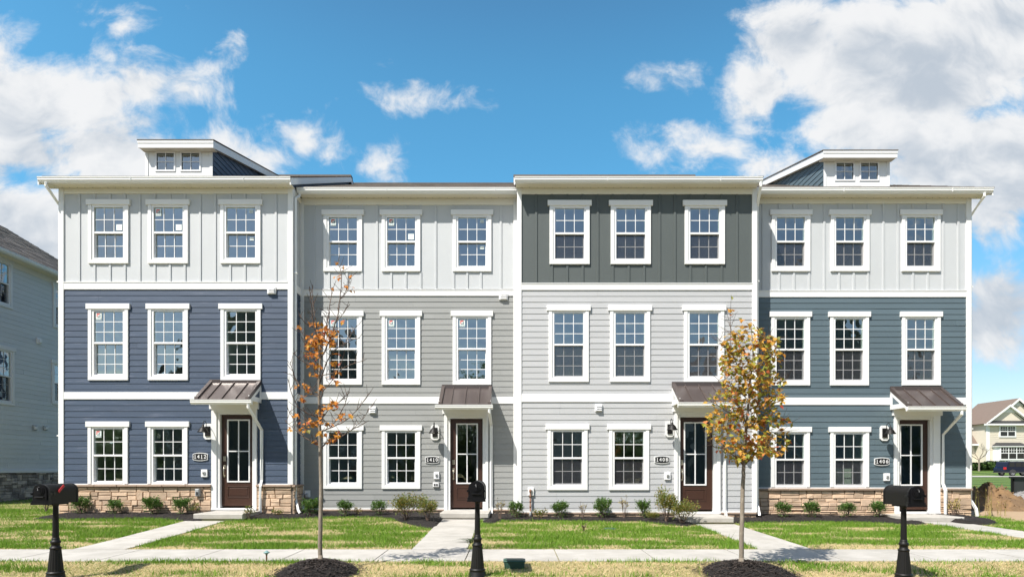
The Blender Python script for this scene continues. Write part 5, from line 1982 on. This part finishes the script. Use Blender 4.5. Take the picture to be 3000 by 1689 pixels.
# gas pipe standing at the palest grey house
p = Vector((X_(1554, YF - .08), YF - .08, 0))
z0, z1 = gz(p.x, p.y), Z_(1437, YF - .08)
mb = MB()
mb.tube([(p.x, p.y + .05, z1 + .03), (p.x, p.y, z1 + .03), (p.x, p.y, z1 - .03), (p.x, p.y, z0 + .17)], .019, 'copper_pipe')
for f in (.25, .5, .75):
    z = z0 + .17 + (z1 - z0 - .17) * f
    mb.lathe([(.026, -.025), (.028, 0), (.026, .025)], 'copper_pipe', p.x, p.y, z, 10)
mb.lathe([(.024, -.03), (.034, .0), (.034, .03), (.02, .05)], 'copper_pipe', p.x, p.y, z1 - .01, 12)
t = tag(mb.build('gas_pipe', origin=(p.x, p.y, z0)), 'rusty brown standpipe rising from mulch to the white box at the palest grey wall', 'pipe')
mb = MB()
mb.lathe([(.030, -.05), (.030, .15), (.024, .18)], 'grey_plastic', p.x, p.y, z0, 10)
mb.build('sleeve', t)

# dried seed heads standing in the lawn
p = G(1710, 1558)
mb = MB()
rnd = random.Random(3)
for i in range(9):
    e = Vector((p.x + rnd.uniform(-.05, .05), p.y + rnd.uniform(-.05, .05), p.z + rnd.uniform(.10, .16)))
    mb.tube([(p.x, p.y, p.z - .01), e], [.003, .002], 'twig', n=4)
    for _ in range(6):
        leaf_geo(mb, e + rdir(rnd) * .012, rdir(rnd), Vector((0, 0, 1)), .03, .02, 'twig')
tag(mb.build('weed', origin=p), 'small brown dried weed standing alone in the middle lawn', 'weed', GW_)

p = G(1787, 1549)
mb = MB()
mb.lathe([(.15, -.02), (.15, .022), (.135, .030), (.02, .032)], 'green_plastic', p.x, p.y, p.z, 20)
tag(mb.build('irrigation_cover', origin=p), 'round green irrigation cover flush in the middle lawn', 'irrigation cover')

# dark grass tuft flopping on the walk by the middle mailbox
p = G(1382, 1590)
mb = MB()
for i in range(60):
    a = rnd.uniform(0, 6.28)
    L = rnd.uniform(.12, .30)
    dv = Vector((math.cos(a) - .5, math.sin(a) * .6, 0))
    b = p + Vector((rnd.uniform(-.05, .05), rnd.uniform(-.05, .05), 0))
    w = Vector((-dv.y, dv.x, 0)).normalized() * .004
    m1 = b + dv * L * .5 + Vector((0, 0, .09))
    e = b + dv * L + Vector((0, 0, .045))
    mb.add([b - w, b + w, m1 + w, e, m1 - w], [(0, 1, 2, 4), (4, 2, 3)], 'hedge_leaf')
tag(mb.build('grass_tuft', origin=p), 'dark green crabgrass tuft sprawling on the walk left of the middle mailbox', 'grass tuft')


# ------------------------------------------------------------------ neighbour house at the left, its flank turned to the gap
NX = -17.3
ny0, ny1 = 1.3, 10.6
T = empty('neighbour_house', (NX - 5.6, (ny0 + ny1) / 2, gz(NX, 5) - .05), 'blue-grey clapboard house at the left edge with dark stone base and shingled roof', 'house')
rnd = random.Random(77)
MN = Matrix.Translation((NX, 0, 0)) @ Matrix.Rotation(rad(90), 4, 'Z')
zst = EYE - .10
mb = MB(MN)
wn = [('f3', ny0 + 2.62, EYE + 5.62), ('f3', 6.86, EYE + 5.45), ('f2', 4.0, EYE + 2.30), ('f3', 6.8, EYE + 2.55)]
hs = [hole(k, x, z) for k, x, z in wn]
zso = EYE + 7.14
backing(mb, ny0, ny1, zst, zso, hs, 0, 'neighbour_siding', 'white_vinyl')
laps(mb, ny0 + .1, ny1, zst + .02, zso - .2, hs, 0, 'neighbour_siding', rnd, .165)
mb.M = None
mb.quad((NX, ny0, zst), (NX - 11, ny0, zst), (NX - 11, ny0, zso), (NX, ny0, zso), 'neighbour_siding')
mb.quad((NX, ny1, zst), (NX - 11, ny1, zst), (NX - 11, ny1, zso), (NX, ny1, zso), 'neighbour_siding')
mb.quad((NX - 11, ny0, zst - 1.5), (NX - 11, ny1, zst - 1.5), (NX - 11, ny1, zso), (NX - 11, ny0, zso), 'neighbour_siding')
for yy in (ny0, ny1):
    mb.add([(NX, yy, zso), (NX - 11, yy, zso), (NX - 5.5, yy, zso + 3.4)], [(0, 1, 2)], 'neighbour_siding')
mb.build('wall', T)
mb = MB(MN)
mb.box(ny0, ny1, -.022, 0, zso - .20, zso, 'frieze_board')
mb.build('frieze_board', T)
mb = MB(MN)
stones(mb, ny0 - .05, ny1, gz(NX, 5) - .2, zst - .06, 0, rnd, 'grey_stone')
mb.M = None
mb.quad((NX, ny0, zst - 1.6), (NX - 11, ny0, zst - 1.6), (NX - 11, ny0, zst), (NX, ny0, zst), 'grey_stone')
mb.build('stone_base', T)
mb = MB(MN)
mb.box(ny0, ny1, -.10, 0, zst - .06, zst + .02, 'white_trim')
mb.build('ledge', T)
mb = MB()
ze, xe = zso + .12, NX + .40
zr_, xr_ = ze + 5.9 * .60, NX - 5.5
n = 26
for i in range(n):
    t0, t1 = i / n, (i + 1) / n
    y = ny0 - .35
    while y < ny1 + .15:
        w = min(rnd.uniform(.3, .9), ny1 + .15 - y)
        q = rnd.choice([0, .008, .014])
        xa, xb = xe + (xr_ - xe) * t0, xe + (xr_ - xe) * t1
        za, zb = ze + (zr_ - ze) * t0, ze + (zr_ - ze) * t1
        mb.add([(xa, y, za + .014 + q), (xa, y + w, za + .014 + q), (xb, y + w, zb + .004), (xb, y, zb + .004), (xa, y, za - .02), (xa, y + w, za - .02)], [(0, 1, 2, 3), (4, 5, 1, 0)], 'shingle')
        y += w
mb.quad((xr_, ny0 - .35, zr_), (xr_, ny1 + .15, zr_), (NX - 11.4, ny1 + .15, ze), (NX - 11.4, ny0 - .35, ze), 'shingle')
mb.build('roof', T)
mb = MB()
mb.box(NX, xe - .02, ny0 - .3, ny1 + .1, zso, zso + .012, 'soffit_vinyl')
mb.box(xe - .03, xe, ny0 - .3, ny1 + .1, zso - .01, ze - .02, 'white_trim')
mb.build('soffit', T)
mb = MB(Matrix.Translation((xe, 0, 0)) @ Matrix.Rotation(rad(90), 4, 'Z'))
mb.prism(gutter_prof(-.001, zso, zso + .125), ny0 - .34, ny1 + .14, 'gutter_metal')
mb.build('gutter', T)
for k, y, z in wn:
    window(k, T, NX, y, z, rz=rad(90), screen=True)
mb = MB()  # dark boxes behind the glass, coloured as shade in place of rooms
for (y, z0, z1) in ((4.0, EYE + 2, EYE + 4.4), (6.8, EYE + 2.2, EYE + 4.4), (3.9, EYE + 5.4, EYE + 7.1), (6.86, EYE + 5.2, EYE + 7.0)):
    mb.quad((NX - .9, y - .8, z0), (NX - .9, y + .8, z0), (NX - .9, y + .8, z1), (NX - .9, y - .8, z1), 'dark_plastic_room_shade')
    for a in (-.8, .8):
        mb.quad((NX - .9, y + a, z0), (NX - .14, y + a, z0), (NX - .14, y + a, z1), (NX - .9, y + a, z1), 'dark_plastic_room_shade')
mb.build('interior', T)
dn = lambda px: NX * FPX / (px - 1500) - CD
for (px, py, w, h) in ((112, 998, .20, .22), (99, 1252, .17, .19), (130, 1253, .19, .16)):
    y = dn(px)
    z = Z_(py, y)
    mb = MB(MN)
    mb.bbox(y - w / 2, y + w / 2, -.05, .01, z - h / 2, z + h / 2, 'grey_plastic' if px != 112 else 'white_vinyl', .006)
    mb.bbox(y - w * .32, y + w * .32, -.11, -.05, z - h * .32, z + h * .25, 'white_vinyl', .01)
    mb.build('wall_vent', T)


# ------------------------------------------------------------------ right background
def P_(px, py, d):
    return Vector(((px - 1500) * d / FPX, d - CD, EYE + (HY - py) * d / FPX))


p0 = G(2850, 1502)
# dirt track, heap of dug earth, gravel heap
mb = MB()
xs = frange(12.75, 60, .5)
vs, fs = [], []
for x in xs:
    y0 = 15.65 - CD + .12 * mnoise.noise(Vector((x * .8, 0, 0))) + max(0, x - 14) * .02
    if x < 13.2:
        y0 += (13.2 - x) * 1.5
    for j in range(7):
        y = y0 + (26 - CD - y0) * j / 6
        vs.append((x, y, gz(x, y) + .03 * (0 < j < 6) + .015 * mnoise.noise(Vector((x * 2, y * 2, 0)))))
fs = [(i * 7 + j, (i + 1) * 7 + j, (i + 1) * 7 + j + 1, i * 7 + j + 1) for i in range(len(xs) - 1) for j in range(6)]
mb.add(vs, fs, 'dirt', True)
mb.build('dirt_path', kind='structure')


def heap(name, cx, cy, rx, ry, h, m, seed, rough, chunk=None, n=0):
    mb = MB()
    rnd = random.Random(seed)
    N, R = 60, 22
    vs = []
    for j in range(R + 1):
        t = j / R
        for k in range(N):
            a = 2 * math.pi * k / N
            x, y = cx + rx * t * math.cos(a), cy + ry * t * math.sin(a)
            nz = mnoise.noise(Vector((x * 1.6, y * 1.6, seed))) * .35 + mnoise.noise(Vector((x * 5, y * 5, seed))) * rough
            vs.append((x, y, gz(x, y) - .03 + h * max(0, (1 - t ** 1.3) * (1 + nz * .8)) + rough * .08 * mnoise.noise(Vector((x * 15, y * 15, seed))) * (1 - t)))
    fs = [(j * N + k, (j + 1) * N + k, (j + 1) * N + (k + 1) % N, j * N + (k + 1) % N) for j in range(R) for k in range(N)]
    mb.add(vs, fs, m, True)
    for _ in range(n):
        v = Vector(rnd.choice(vs[N:]))
        s = rnd.uniform(*chunk[1])
        q = [v + rdir(rnd) * s for _ in range(4)]
        mb.add(q, [(0, 1, 2), (0, 2, 3), (0, 3, 1), (1, 3, 2)], chunk[0])
    return mb.build(name, origin=(cx, cy, gz(cx, cy)), kind='stuff')


heap('earth_heap', 15.1, 19.5 - CD, 1.75, 1.25, .74, 'dug_earth', 4, .5, ('dug_earth', (.03, .09)), 260)
heap('gravel_heap', 18.3, 20.4 - CD, 2.5, 1.7, .86, 'gravel', 9, .06, ('gravel_stone', (.02, .045)), 2600)

# black container beyond the gravel
T = empty('container', (21.9, 25.9 - CD, gz(21.9, 9)), 'black metal container behind the gravel heap at the right edge', 'container')
mb = MB()
cx0, cx1, cy0, cy1, cz0, cz1 = 21.8, 25.2, 25.3 - CD, 26.8 - CD, gz(21, 8.5) + .02, gz(21, 8.5) + .86
mb.box(cx0, cx1, cy0, cy1, cz0, cz1, 'dark_plastic_room_shade')
x = cx0
while x < cx1:
    mb.bbox(x, x + .10, cy0 - .06, cy0, cz0, cz1 - .06, 'black_gloss', .01)
    x += .62
for y in frange(cy0, cy1 - .1, .58):
    mb.box(cx0 - .05, cx0, y, y + .1, cz0, cz1 - .06, 'black_gloss')
mb.build('body', T)
mb = MB()
mb.box(cx0 - .07, cx1 + .07, cy0 - .08, cy0, cz1 - .06, cz1 + .02, 'black_gloss')
mb.box(cx0 - .07, cx1 + .07, cy1, cy1 + .08, cz1 - .06, cz1 + .02, 'black_gloss')
mb.box(cx0 - .07, cx0, cy0, cy1, cz1 - .06, cz1 + .02, 'black_gloss')
mb.box(cx1, cx1 + .07, cy0, cy1, cz1 - .06, cz1 + .02, 'black_gloss')
mb.build('rim', T)

# green netting dropped in front of it
mb = MB()
c = P_(2944, 1453, 24.3)
N = 18
vs = []
for j in range(N):
    for i in range(N):
        x, y = c.x - .28 + .56 * i / (N - 1), c.y - .2 + .4 * j / (N - 1)
        e = min(i, j, N - 1 - i, N - 1 - j) / (N / 2)
        vs.append((x, y, gz(x, y) - .02 + .30 * e ** .6 * (.75 + .6 * mnoise.noise(Vector((x * 7, y * 7, 2))))))
mb.add(vs, [(j * N + i, j * N + i + 1, (j + 1) * N + i + 1, (j + 1) * N + i) for j in range(N - 1) for i in range(N - 1)], 'green_mesh', False)
tag(mb.build('netting', origin=c), 'crumpled bright green netting lying between the earth heap and black container', 'netting')

# tall weeds in front of the track and on the heap
for (px, py, h, lab, k) in ((2872, 1513, .95, 'tall yellow grass stalks standing before the earth heap', 0), (2925, 1512, .55, 'short yellow grass stalks on the edge of the dirt track', 1), (2918, 1462, .62, 'purplish weed growing on the right side of the earth heap', 2)):
    p = G(px, py)
    rnd = random.Random(px)
    st, fo = MB(), MB()
    for i in range(9 if k < 2 else 7):
        b = p + Vector((rnd.uniform(-.22, .22), rnd.uniform(-.12, .12), -.02))
        e = b + Vector((rnd.uniform(-.08, .08), rnd.uniform(-.08, .08), h * rnd.uniform(.55, 1.05)))
        st.tube([b, b.lerp(e, .5) + Vector((rnd.uniform(-.02, .02), 0, 0)), e], [.006, .005, .003], 'dry_stalk', n=4)
        for _ in range(4):
            leaf_geo(fo, b.lerp(e, rnd.uniform(.25, 1.02)), Vector((rnd.uniform(-1, 1), rnd.uniform(-1, 1), rnd.uniform(.2, 1.4))), Vector((0, 0, 1)), rnd.uniform(.05, .10), .022, 'dry_stalk' if k < 2 else 'weed_leaf')
    o = empty('weed', p, lab, 'weed', GW_)
    st.build('stems', o)
    fo.build('foliage', o)


# cream houses on the rise
def far_house():
    d = 95.0
    y = d - CD
    q = lambda px, py, dd=0.0: P_(px, py, d + dd)
    T = empty('cream_house', q(2952, 1372), 'cream two-storey house with brown roof and white-trimmed front gable, far right', 'house')
    ch = 'cream_siding'
    zb = gz(78, y) - .3
    xl, xr = q(2893, 0).x, q(3013, 0).x
    ze = q(0, 1240).z
    gp = q(2953, 1185)
    gl = q(2883, 1240).x
    gr = 2 * gp.x - gl
    mb = MB()
    mb.box(xl, xr, y, y + 9, zb, ze, ch)
    mb.add([(xl, y + .002, ze), (xr, y + .002, ze), (gp.x, y + .002, gp.z - .35)], [(0, 1, 2)], ch)
    for i in range(22):
        z = zb + .35 + i * .285
        if z < ze:
            mb.box(xl + .2, xr - .2, y - .02, y, z, z + .025, ch)
    mb.build('wall', T)
    mb = MB()
    mb.box(xl - .05, xl + .32, y - .05, y + .2, zb, ze, 'white_trim')
    mb.box(xr - .32, xr + .05, y - .05, y + .2, zb, ze, 'white_trim')
    mb.build('corner_board', T)
    mb = MB()
    for s, xe in ((-1, gl), (1, gr)):
        mb.add([(xe, y - .5, ze), (gp.x, y - .5, gp.z), (gp.x, y + 9, gp.z), (xe, y + 9, ze)], [(0, 1, 2, 3)], 'brown_shingle')
        mb.add([(xe, y - .52, ze - .25), (gp.x, y - .52, gp.z - .32), (gp.x, y - .52, gp.z + .06), (xe, y - .52, ze + .10)], [(0, 1, 2, 3)], 'white_trim')
        mb.add([(xe, y - .02, ze - .25), (gp.x, y - .02, gp.z - .32), (gp.x, y - .52, gp.z - .32), (xe, y - .52, ze - .25)], [(0, 1, 2, 3)], 'white_trim')
    mb.box(gl, gr, y - .6, y, ze - .28, ze - .02, 'white_trim')
    mb.add([(gl + .1, y - .62, ze), (gr - .1, y - .62, ze), (gr - .5, y - .05, ze + .45), (gl + .5, y - .05, ze + .45)], [(0, 1, 2, 3)], 'dark_plastic_room_shade')
    hw = 1.1
    mb.add([(gp.x - hw, y - .03, gp.z - 1.15), (gp.x + hw, y - .03, gp.z - 1.15), (gp.x, y - .03, gp.z - .3)], [(0, 1, 2)], 'white_trim')
    mb.build('roof', T)

    def win(px0, px1, py0, py1, n, yy, trim=.2):
        a, b = q(px0, py1), q(px1, py0)
        mb = MB()
        mb.box(a.x - trim, b.x + trim, yy - .10, yy, a.z - trim, b.z + trim, 'white_trim')
        w = (b.x - a.x - .14 * (n - 1)) / n
        for i in range(n):
            x0 = a.x + i * (w + .14)
            mb.box(x0, x0 + w, yy - .104, yy - .1, a.z, b.z, 'car_glass')
            zm = (a.z + b.z) / 2
            mb.box(x0, x0 + w, yy - .125, yy - .1045, zm - .05, zm + .05, 'white_trim')
            for k in (1, 2):
                mb.box(x0 + w * k / 3 - .025, x0 + w * k / 3 + .025, yy - .120, yy - .1045, zm + .05, b.z, 'white_trim')
            mb.box(x0, x0 + w, yy - .121, yy - .1046, zm + (b.z - zm) * .5 - .025, zm + (b.z - zm) * .5 + .025, 'white_trim')
        mb.build('window', T)
    win(2930, 2972, 1249, 1276, 2, y)
    # bay with its own hipped metal roof
    bl, br_ = q(2909, 0).x, q(2997, 0).x
    z0, z1 = zb, q(0, 1306).z
    mb = MB()
    mb.box(bl, br_, y - .9, y, z0, z1, 'white_trim')
    mb.build('bay', T)
    win(2918, 2985, 1310, 1343, 3, y - .9)
    mb = MB()
    zt = q(0, 1295).z
    mb.add([(bl - .25, y - 1.15, z1), (br_ + .25, y - 1.15, z1), (br_ - .5, y - .02, zt), (bl + .5, y - .02, zt), (bl - .25, y, z1), (br_ + .25, y, z1)], [(0, 1, 2, 3), (0, 3, 4), (1, 5, 2)], 'dark_plastic_room_shade')
    mb.box(bl - .25, br_ + .25, y - 1.15, y, z1 - .12, z1 - .005, 'white_trim')
    mb.build('bay_roof', T)
    # wing to the left under the long brown roof
    wy = y + 2.5
    wl, wr = q(2800, 0, 2.5).x, xl + 1
    wz = q(0, 1300, 2.5).z
    mb = MB()
    mb.box(wl, wr, wy, wy + 8, zb, wz, ch)
    mb.build('wing', T)
    mb = MB()
    zr = P_(0, 1199, d + 6.8).z
    mb.add([(wl - 1, wy - .6, wz), (xr, wy - .6, wz), (xr, wy + 4.2, zr), (wl - 1, wy + 4.2, zr)], [(0, 1, 2, 3)], 'brown_shingle')
    mb.add([(wl - 1, wy + 9, wz), (xr, wy + 9, wz), (xr, wy + 4.2, zr), (wl - 1, wy + 4.2, zr)], [(0, 1, 2, 3)], 'brown_shingle')
    mb.box(wl - 1, xl, wy - .7, wy - .6, wz - .25, wz + .02, 'white_trim')
    mb.build('roof', T)
    win(2846, 2861, 1312, 1343, 1, wy)
    # dormer in the wing roof
    a, b = q(2832, 1284), q(2857, 1252)
    yd = y + 3.0
    mb = MB()
    mb.box(a.x, b.x, yd, yd + 4, a.z, b.z, 'white_trim')
    xm = (a.x + b.x) / 2
    zz = q(0, 1236).z
    mb.add([(a.x - .4, yd - .2, b.z - .1), (b.x + .5, yd - .2, b.z - .1), (xm, yd - .2, zz)], [(0, 1, 2)], 'white_trim')
    mb.add([(b.x + .5, yd - .2, b.z - .1), (xm, yd - .2, zz), (xm, yd + 5, zz), (b.x + .5, yd + 4.5, b.z - .1)], [(0, 1, 2, 3)], 'brown_shingle')
    mb.add([(a.x - .4, yd - .2, b.z - .1), (xm, yd - .2, zz), (xm, yd + 5, zz), (a.x - .4, yd + 4.5, b.z - .1)], [(0, 1, 2, 3)], 'brown_shingle')
    mb.build('dormer', T)
    # taller gabled house just behind
    d2 = 107.0
    q2 = lambda px, py: P_(px, py, d2)
    y2 = d2 - CD
    pk = q2(2980, 1166)
    lx = q2(2925, 0).x
    rx = 2 * pk.x - lx
    lz = q2(0, 1212).z
    T2 = empty('cream_house', Vector((pk.x, y2, zb)), 'taller cream gable rising behind the front-gabled cream house, right edge', 'house')
    mb = MB()
    mb.box(lx + .6, rx - .6, y2, y2 + 9, zb, lz, ch)
    mb.add([(lx + .6, y2, lz), (rx - .6, y2, lz), (pk.x, y2, pk.z - .4)], [(0, 1, 2)], ch)
    mb.build('wall', T2)
    mb = MB()
    for xe in (lx, rx):
        mb.add([(xe, y2 - .5, lz - .1), (pk.x, y2 - .5, pk.z), (pk.x, y2 + 9, pk.z), (xe, y2 + 9, lz - .1)], [(0, 1, 2, 3)], 'brown_shingle')
        mb.add([(xe, y2 - .52, lz - .45), (pk.x, y2 - .52, pk.z - .4), (pk.x, y2 - .52, pk.z + .06), (xe, y2 - .52, lz)], [(0, 1, 2, 3)], 'white_trim')
    mb.add([(pk.x - 1.2, y2 - .03, pk.z - 1.25), (pk.x + 1.2, y2 - .03, pk.z - 1.25), (pk.x, y2 - .03, pk.z - .3)], [(0, 1, 2)], 'white_trim')
    mb.build('roof', T2)


far_house()

# hedge balls and the bare tree before the cream house
rnd = random.Random(5)
for (px, rx, h, lab) in ((2856, .75, 1.05, 'rounded dark hedge bush left of the bare tree, far right'), (2879, .75, 1.05, 'rounded dark hedge bush right of the bare tree, far right'), (2901, 1.15, 1.30, 'dark hedge bush at the cream house corner'), (2921, 1.25, 1.25, 'dark hedge bush below the cream house bay window'), (2942, 1.25, 1.25, 'dark hedge bush directly behind the blue car')):
    p = P_(px, 1372, 90)
    p.z = gz(p.x, p.y)
    mb = MB()
    for _ in range(700):
        v = rdir(rnd)
        c = p + Vector((v.x * rx, v.y * rx, h * (.48 + v.z * .5)))
        leaf_geo(mb, c, v + rdir(rnd) * .6, Vector((0, 0, 1)), .22, .17, 'hedge_leaf')
    mb.lathe([(rx * .3, 0), (rx * .85, h * .25), (rx * .92, h * .5), (rx * .7, h * .8), (.05, h * .93)], 'far_grass', p.x, p.y, p.z, 14)
    tag(mb.build('hedge_bush', origin=p), lab, 'bush', 'clipped bushes before the cream house')
p = P_(2868, 1372, 88)
p.z = gz(p.x, p.y)
T = empty('bare_tree', p, 'small leafless tree standing before the cream house, far right', 'tree')
mb = MB()
fork = p + Vector((0, 0, 1.6))
limb(mb, [p, p + Vector((.02, 0, .8)), fork], .13, .10, 'bark', 8)
mb.build('trunk', T)


def fork_branch(mb, b, dirv, L, r, k):
    e = b + dirv * L
    m_ = b.lerp(e, .5) + rdir(rnd) * L * .08
    mb.tube([b, m_, e], [r, r * .8, r * .55], 'bark', n=5)
    if k > 0:
        for _ in range(3 if k > 1 else 2):
            fork_branch(mb, e if rnd.random() < .6 else m_, (dirv + rdir(rnd) * .65 + Vector((0, 0, .15))).normalized(), L * rnd.uniform(.55, .8), r * .55, k - 1)


for dv in ((-.9, .1, .55), (.8, -.1, .6), (-.3, .4, .9), (.25, -.4, 1.0)):
    mb = MB()
    fork_branch(mb, fork, Vector(dv).normalized(), 1.1, .065, 3)
    mb.build('branch', T)


def suv():
    d = 74.0
    y = d - CD
    x0 = (2944 - 1500) * d / FPX
    z0 = gz(x0, y) + .03
    T = empty('car', (x0 + 2.2, y + .9, z0), 'dark blue boxy sport utility car parked on the far road at the right edge', 'car')
    Lx, Wd = 4.5, 1.8
    wy = [y, y + Wd]
    side = [(.06, .42), (.02, .62), (.05, .95), (.16, 1.02), (.24, 1.10), (.40, 1.66), (.55, 1.74), (2.6, 1.75), (3.05, 1.20), (4.25, 1.08), (4.45, .95), (4.48, .50), (4.35, .40)]
    mb = MB()
    mb.prism([(x0 + a, z0 + b) for a, b in side], y, y + Wd, 'car_paint', axis='y')
    for wx in (.95, 3.55):
        arc = [(wx + .44 * math.cos(t), .36 + .44 * math.sin(t)) for t in [math.pi * i / 10 for i in range(11)]]
        mb.prism([(x0 + a, z0 + b) for a, b in arc], y - .03, y + .01, 'dark_plastic_room_shade', axis='y')
    mb.box(x0 - .03, x0 + 4.5, y - .015, y + Wd + .015, z0 + .38, z0 + .50, 'dark_plastic_room_shade')
    mb.build('body', T)
    for pts in ([(.50, 1.12), (.58, 1.60), (1.15, 1.62), (1.18, 1.12)], [(1.27, 1.12), (1.27, 1.62), (2.0, 1.62), (2.0, 1.12)], [(2.08, 1.12), (2.08, 1.62), (2.55, 1.60), (2.85, 1.14)]):
        mb = MB()
        mb.prism([(x0 + a, z0 + b) for a, b in pts], y - .012, y + .02, 'car_glass', axis='y')
        mb.build('side_window', T)
    mb = MB()
    mb.box(x0 + .5, x0 + 2.7, y + .18, y + .24, z0 + 1.78, z0 + 1.82, 'alloy')
    for a in (.6, 1.6, 2.6):
        mb.box(x0 + a, x0 + a + .06, y + .18, y + .24, z0 + 1.74, z0 + 1.78, 'alloy')
    mb.build('roof_rail', T)
    mb = MB()
    mb.bbox(x0 + .02, x0 + .20, y - .02, y + .25, z0 + .78, z0 + 1.06, 'tail_lamp', .02)
    mb.build('tail_light', T)
    for wx in (.95, 3.55):
        for yy in (y - .02, y + Wd - .18):
            mb = MB(Matrix.Translation((x0 + wx, yy, z0 + .36)) @ Matrix.Rotation(rad(90), 4, 'X'))
            mb.lathe([(.22, -.2), (.36, -.19), (.37, -.1), (.36, -.01), (.24, .0), (.23, -.03)], 'tyre', n=24)
            wheel = mb.build('wheel', T)
            mb = MB(Matrix.Translation((x0 + wx, yy, z0 + .36)) @ Matrix.Rotation(rad(90), 4, 'X'))
            mb.lathe([(.24, -.06), (.24, -.012), (.21, -.008), (.20, -.04), (.05, -.04), (.045, -.012), (.0, -.012)], 'alloy', n=24)
            for k in range(6):
                a = k * math.pi / 3
                c_, s_ = math.cos(a), math.sin(a)
                mb.add([(c_ * .04 - s_ * .03, s_ * .04 + c_ * .03, -.012), (c_ * .04 + s_ * .03, s_ * .04 - c_ * .03, -.012), (c_ * .22 + s_ * .025, s_ * .22 - c_ * .025, -.01), (c_ * .22 - s_ * .025, s_ * .22 + c_ * .025, -.01)], [(0, 1, 2, 3)], 'alloy')
            mb.build('rim', wheel)


suv()


# ------------------------------------------------------------------ the other side of the street, seen in the window glass
def opposite(cx, w, h, pk, m, label):
    y = -33.0
    T = empty('facing_house', (cx, y, -.1), label, 'house', 'houses across the street')
    mb = MB()
    mb.box(cx - w / 2, cx + w / 2, y - 9, y, -.2, h, m)
    mb.add([(cx - w / 2, y + .001, h), (cx + w / 2, y + .001, h), (cx, y + .001, pk - .2)], [(0, 1, 2)], m)
    mb.build('wall', T)
    mb = MB()
    for s in (-1, 1):
        mb.add([(cx + s * (w / 2 + .4), y + .5, h - .3), (cx, y + .5, pk), (cx, y - 9.5, pk), (cx + s * (w / 2 + .4), y - 9.5, h - .3)], [(0, 1, 2, 3)], 'shingle')
        mb.add([(cx + s * (w / 2 + .4), y + .52, h - .6), (cx, y + .52, pk - .35), (cx, y + .52, pk + .05), (cx + s * (w / 2 + .4), y + .52, h - .25)], [(0, 1, 2, 3)], 'neighbour_siding')
    mb.build('roof', T)
    for i in range(3):
        for j in range(2):
            x = cx - w * .33 + i * w * .33
            z = 1.3 + j * 3.0
            mb = MB()
            mb.box(x - .65, x + .65, y, y + .06, z - .1, z + 1.7, 'neighbour_siding')
            mb.box(x - .5, x + .5, y + .06, y + .07, z, z + 1.6, 'car_glass')
            mb.build('window', T)


opposite(-19.0, 20, 6.6, 17.5, 'charcoal_panel', 'tall steep-gabled dark house across the street, facing the navy house')
opposite(2.5, 11, 4.2, 8.4, 'grey_siding', 'low grey gabled house across the street, facing the middle houses')
opposite(24.0, 20, 6.6, 18.0, 'slate_siding', 'tall steep-gabled teal house across the street, facing the slate teal house')


def crown_meshes(seed):
    rnd = random.Random(seed)
    fo, st = MB(), MB()
    limb(st, [Vector((0, 0, -.1)), Vector((.1, 0, 1.5)), Vector((0, .1, 3.5)), Vector((.1, 0, 6))], .22, .06, 'bark', 8)
    for i in range(10):
        a = i * 2.4
        z = 2.2 + i * .35
        st.tube([(0, 0, z), (math.cos(a) * 1.2, math.sin(a) * 1.2, z + 1.0), (math.cos(a) * 2.2, math.sin(a) * 2.2, z + 1.5)], [.07, .05, .02], 'bark', n=5)
    for c in range(60):
        q = rdir(rnd) * rnd.uniform(.35, 1) ** .5
        cc = Vector((q.x * 2.9, q.y * 2.9, 5.2 + q.z * 2.9))
        for _ in range(45):
            p = cc + rdir(rnd) * rnd.uniform(.1, .8)
            leaf_geo(fo, p, rdir(rnd), Vector((0, 0, 1)), .24, .17, 'evergreen_leaf')
    return st.mesh('trunk'), fo.mesh('crown')


CM = crown_meshes(3)
for i, (x, y, s, lab) in enumerate((
        (-3.2, -33, 1.32, 'tallest leafy tree across the street, between the tall dark and low grey houses'), (10.5, -34, .78, 'leafy tree across the street, between the low grey and tall teal houses'),
        (-28.5, -34, .72, 'leafy tree across the street, beyond the tall dark gabled house'), (32, -34, .8, 'leafy tree across the street, beyond the tall teal gabled house'),
        (-8.4, -36, .70, 'small leafy tree across the street, beside the tall dark gabled house'), (-35, -35, .8, 'leafy tree at the far end of the facing houses'))):
    o = empty('leafy_tree', (x, y, gz(x, y) - .8), lab, 'tree', 'trees across the street')
    o.scale = (s * 1.15, s, s)
    inst('trunk', CM[0], o, (0, 0, 0), i * 1.3)
    inst('crown', CM[1], o, (0, 0, 0), i * 1.3)
mb = MB()
rnd = random.Random(6)
for k in range(14000):
    x = rnd.uniform(-70, 70)
    z = 8.6 * (1 - rnd.random() ** 1.8) * (.80 + .35 * mnoise.noise(Vector((x * .22, 0, 0))))
    leaf_geo(mb, Vector((x, -50 + rnd.uniform(-1.5, 1.5), z)), rdir(rnd), Vector((0, 0, 1)), .62, .5, 'evergreen_leaf')
mb.box(-70, 70, -53, -51, -.3, 5.5, 'far_grass')
mb.build('far_wood', kind='stuff')
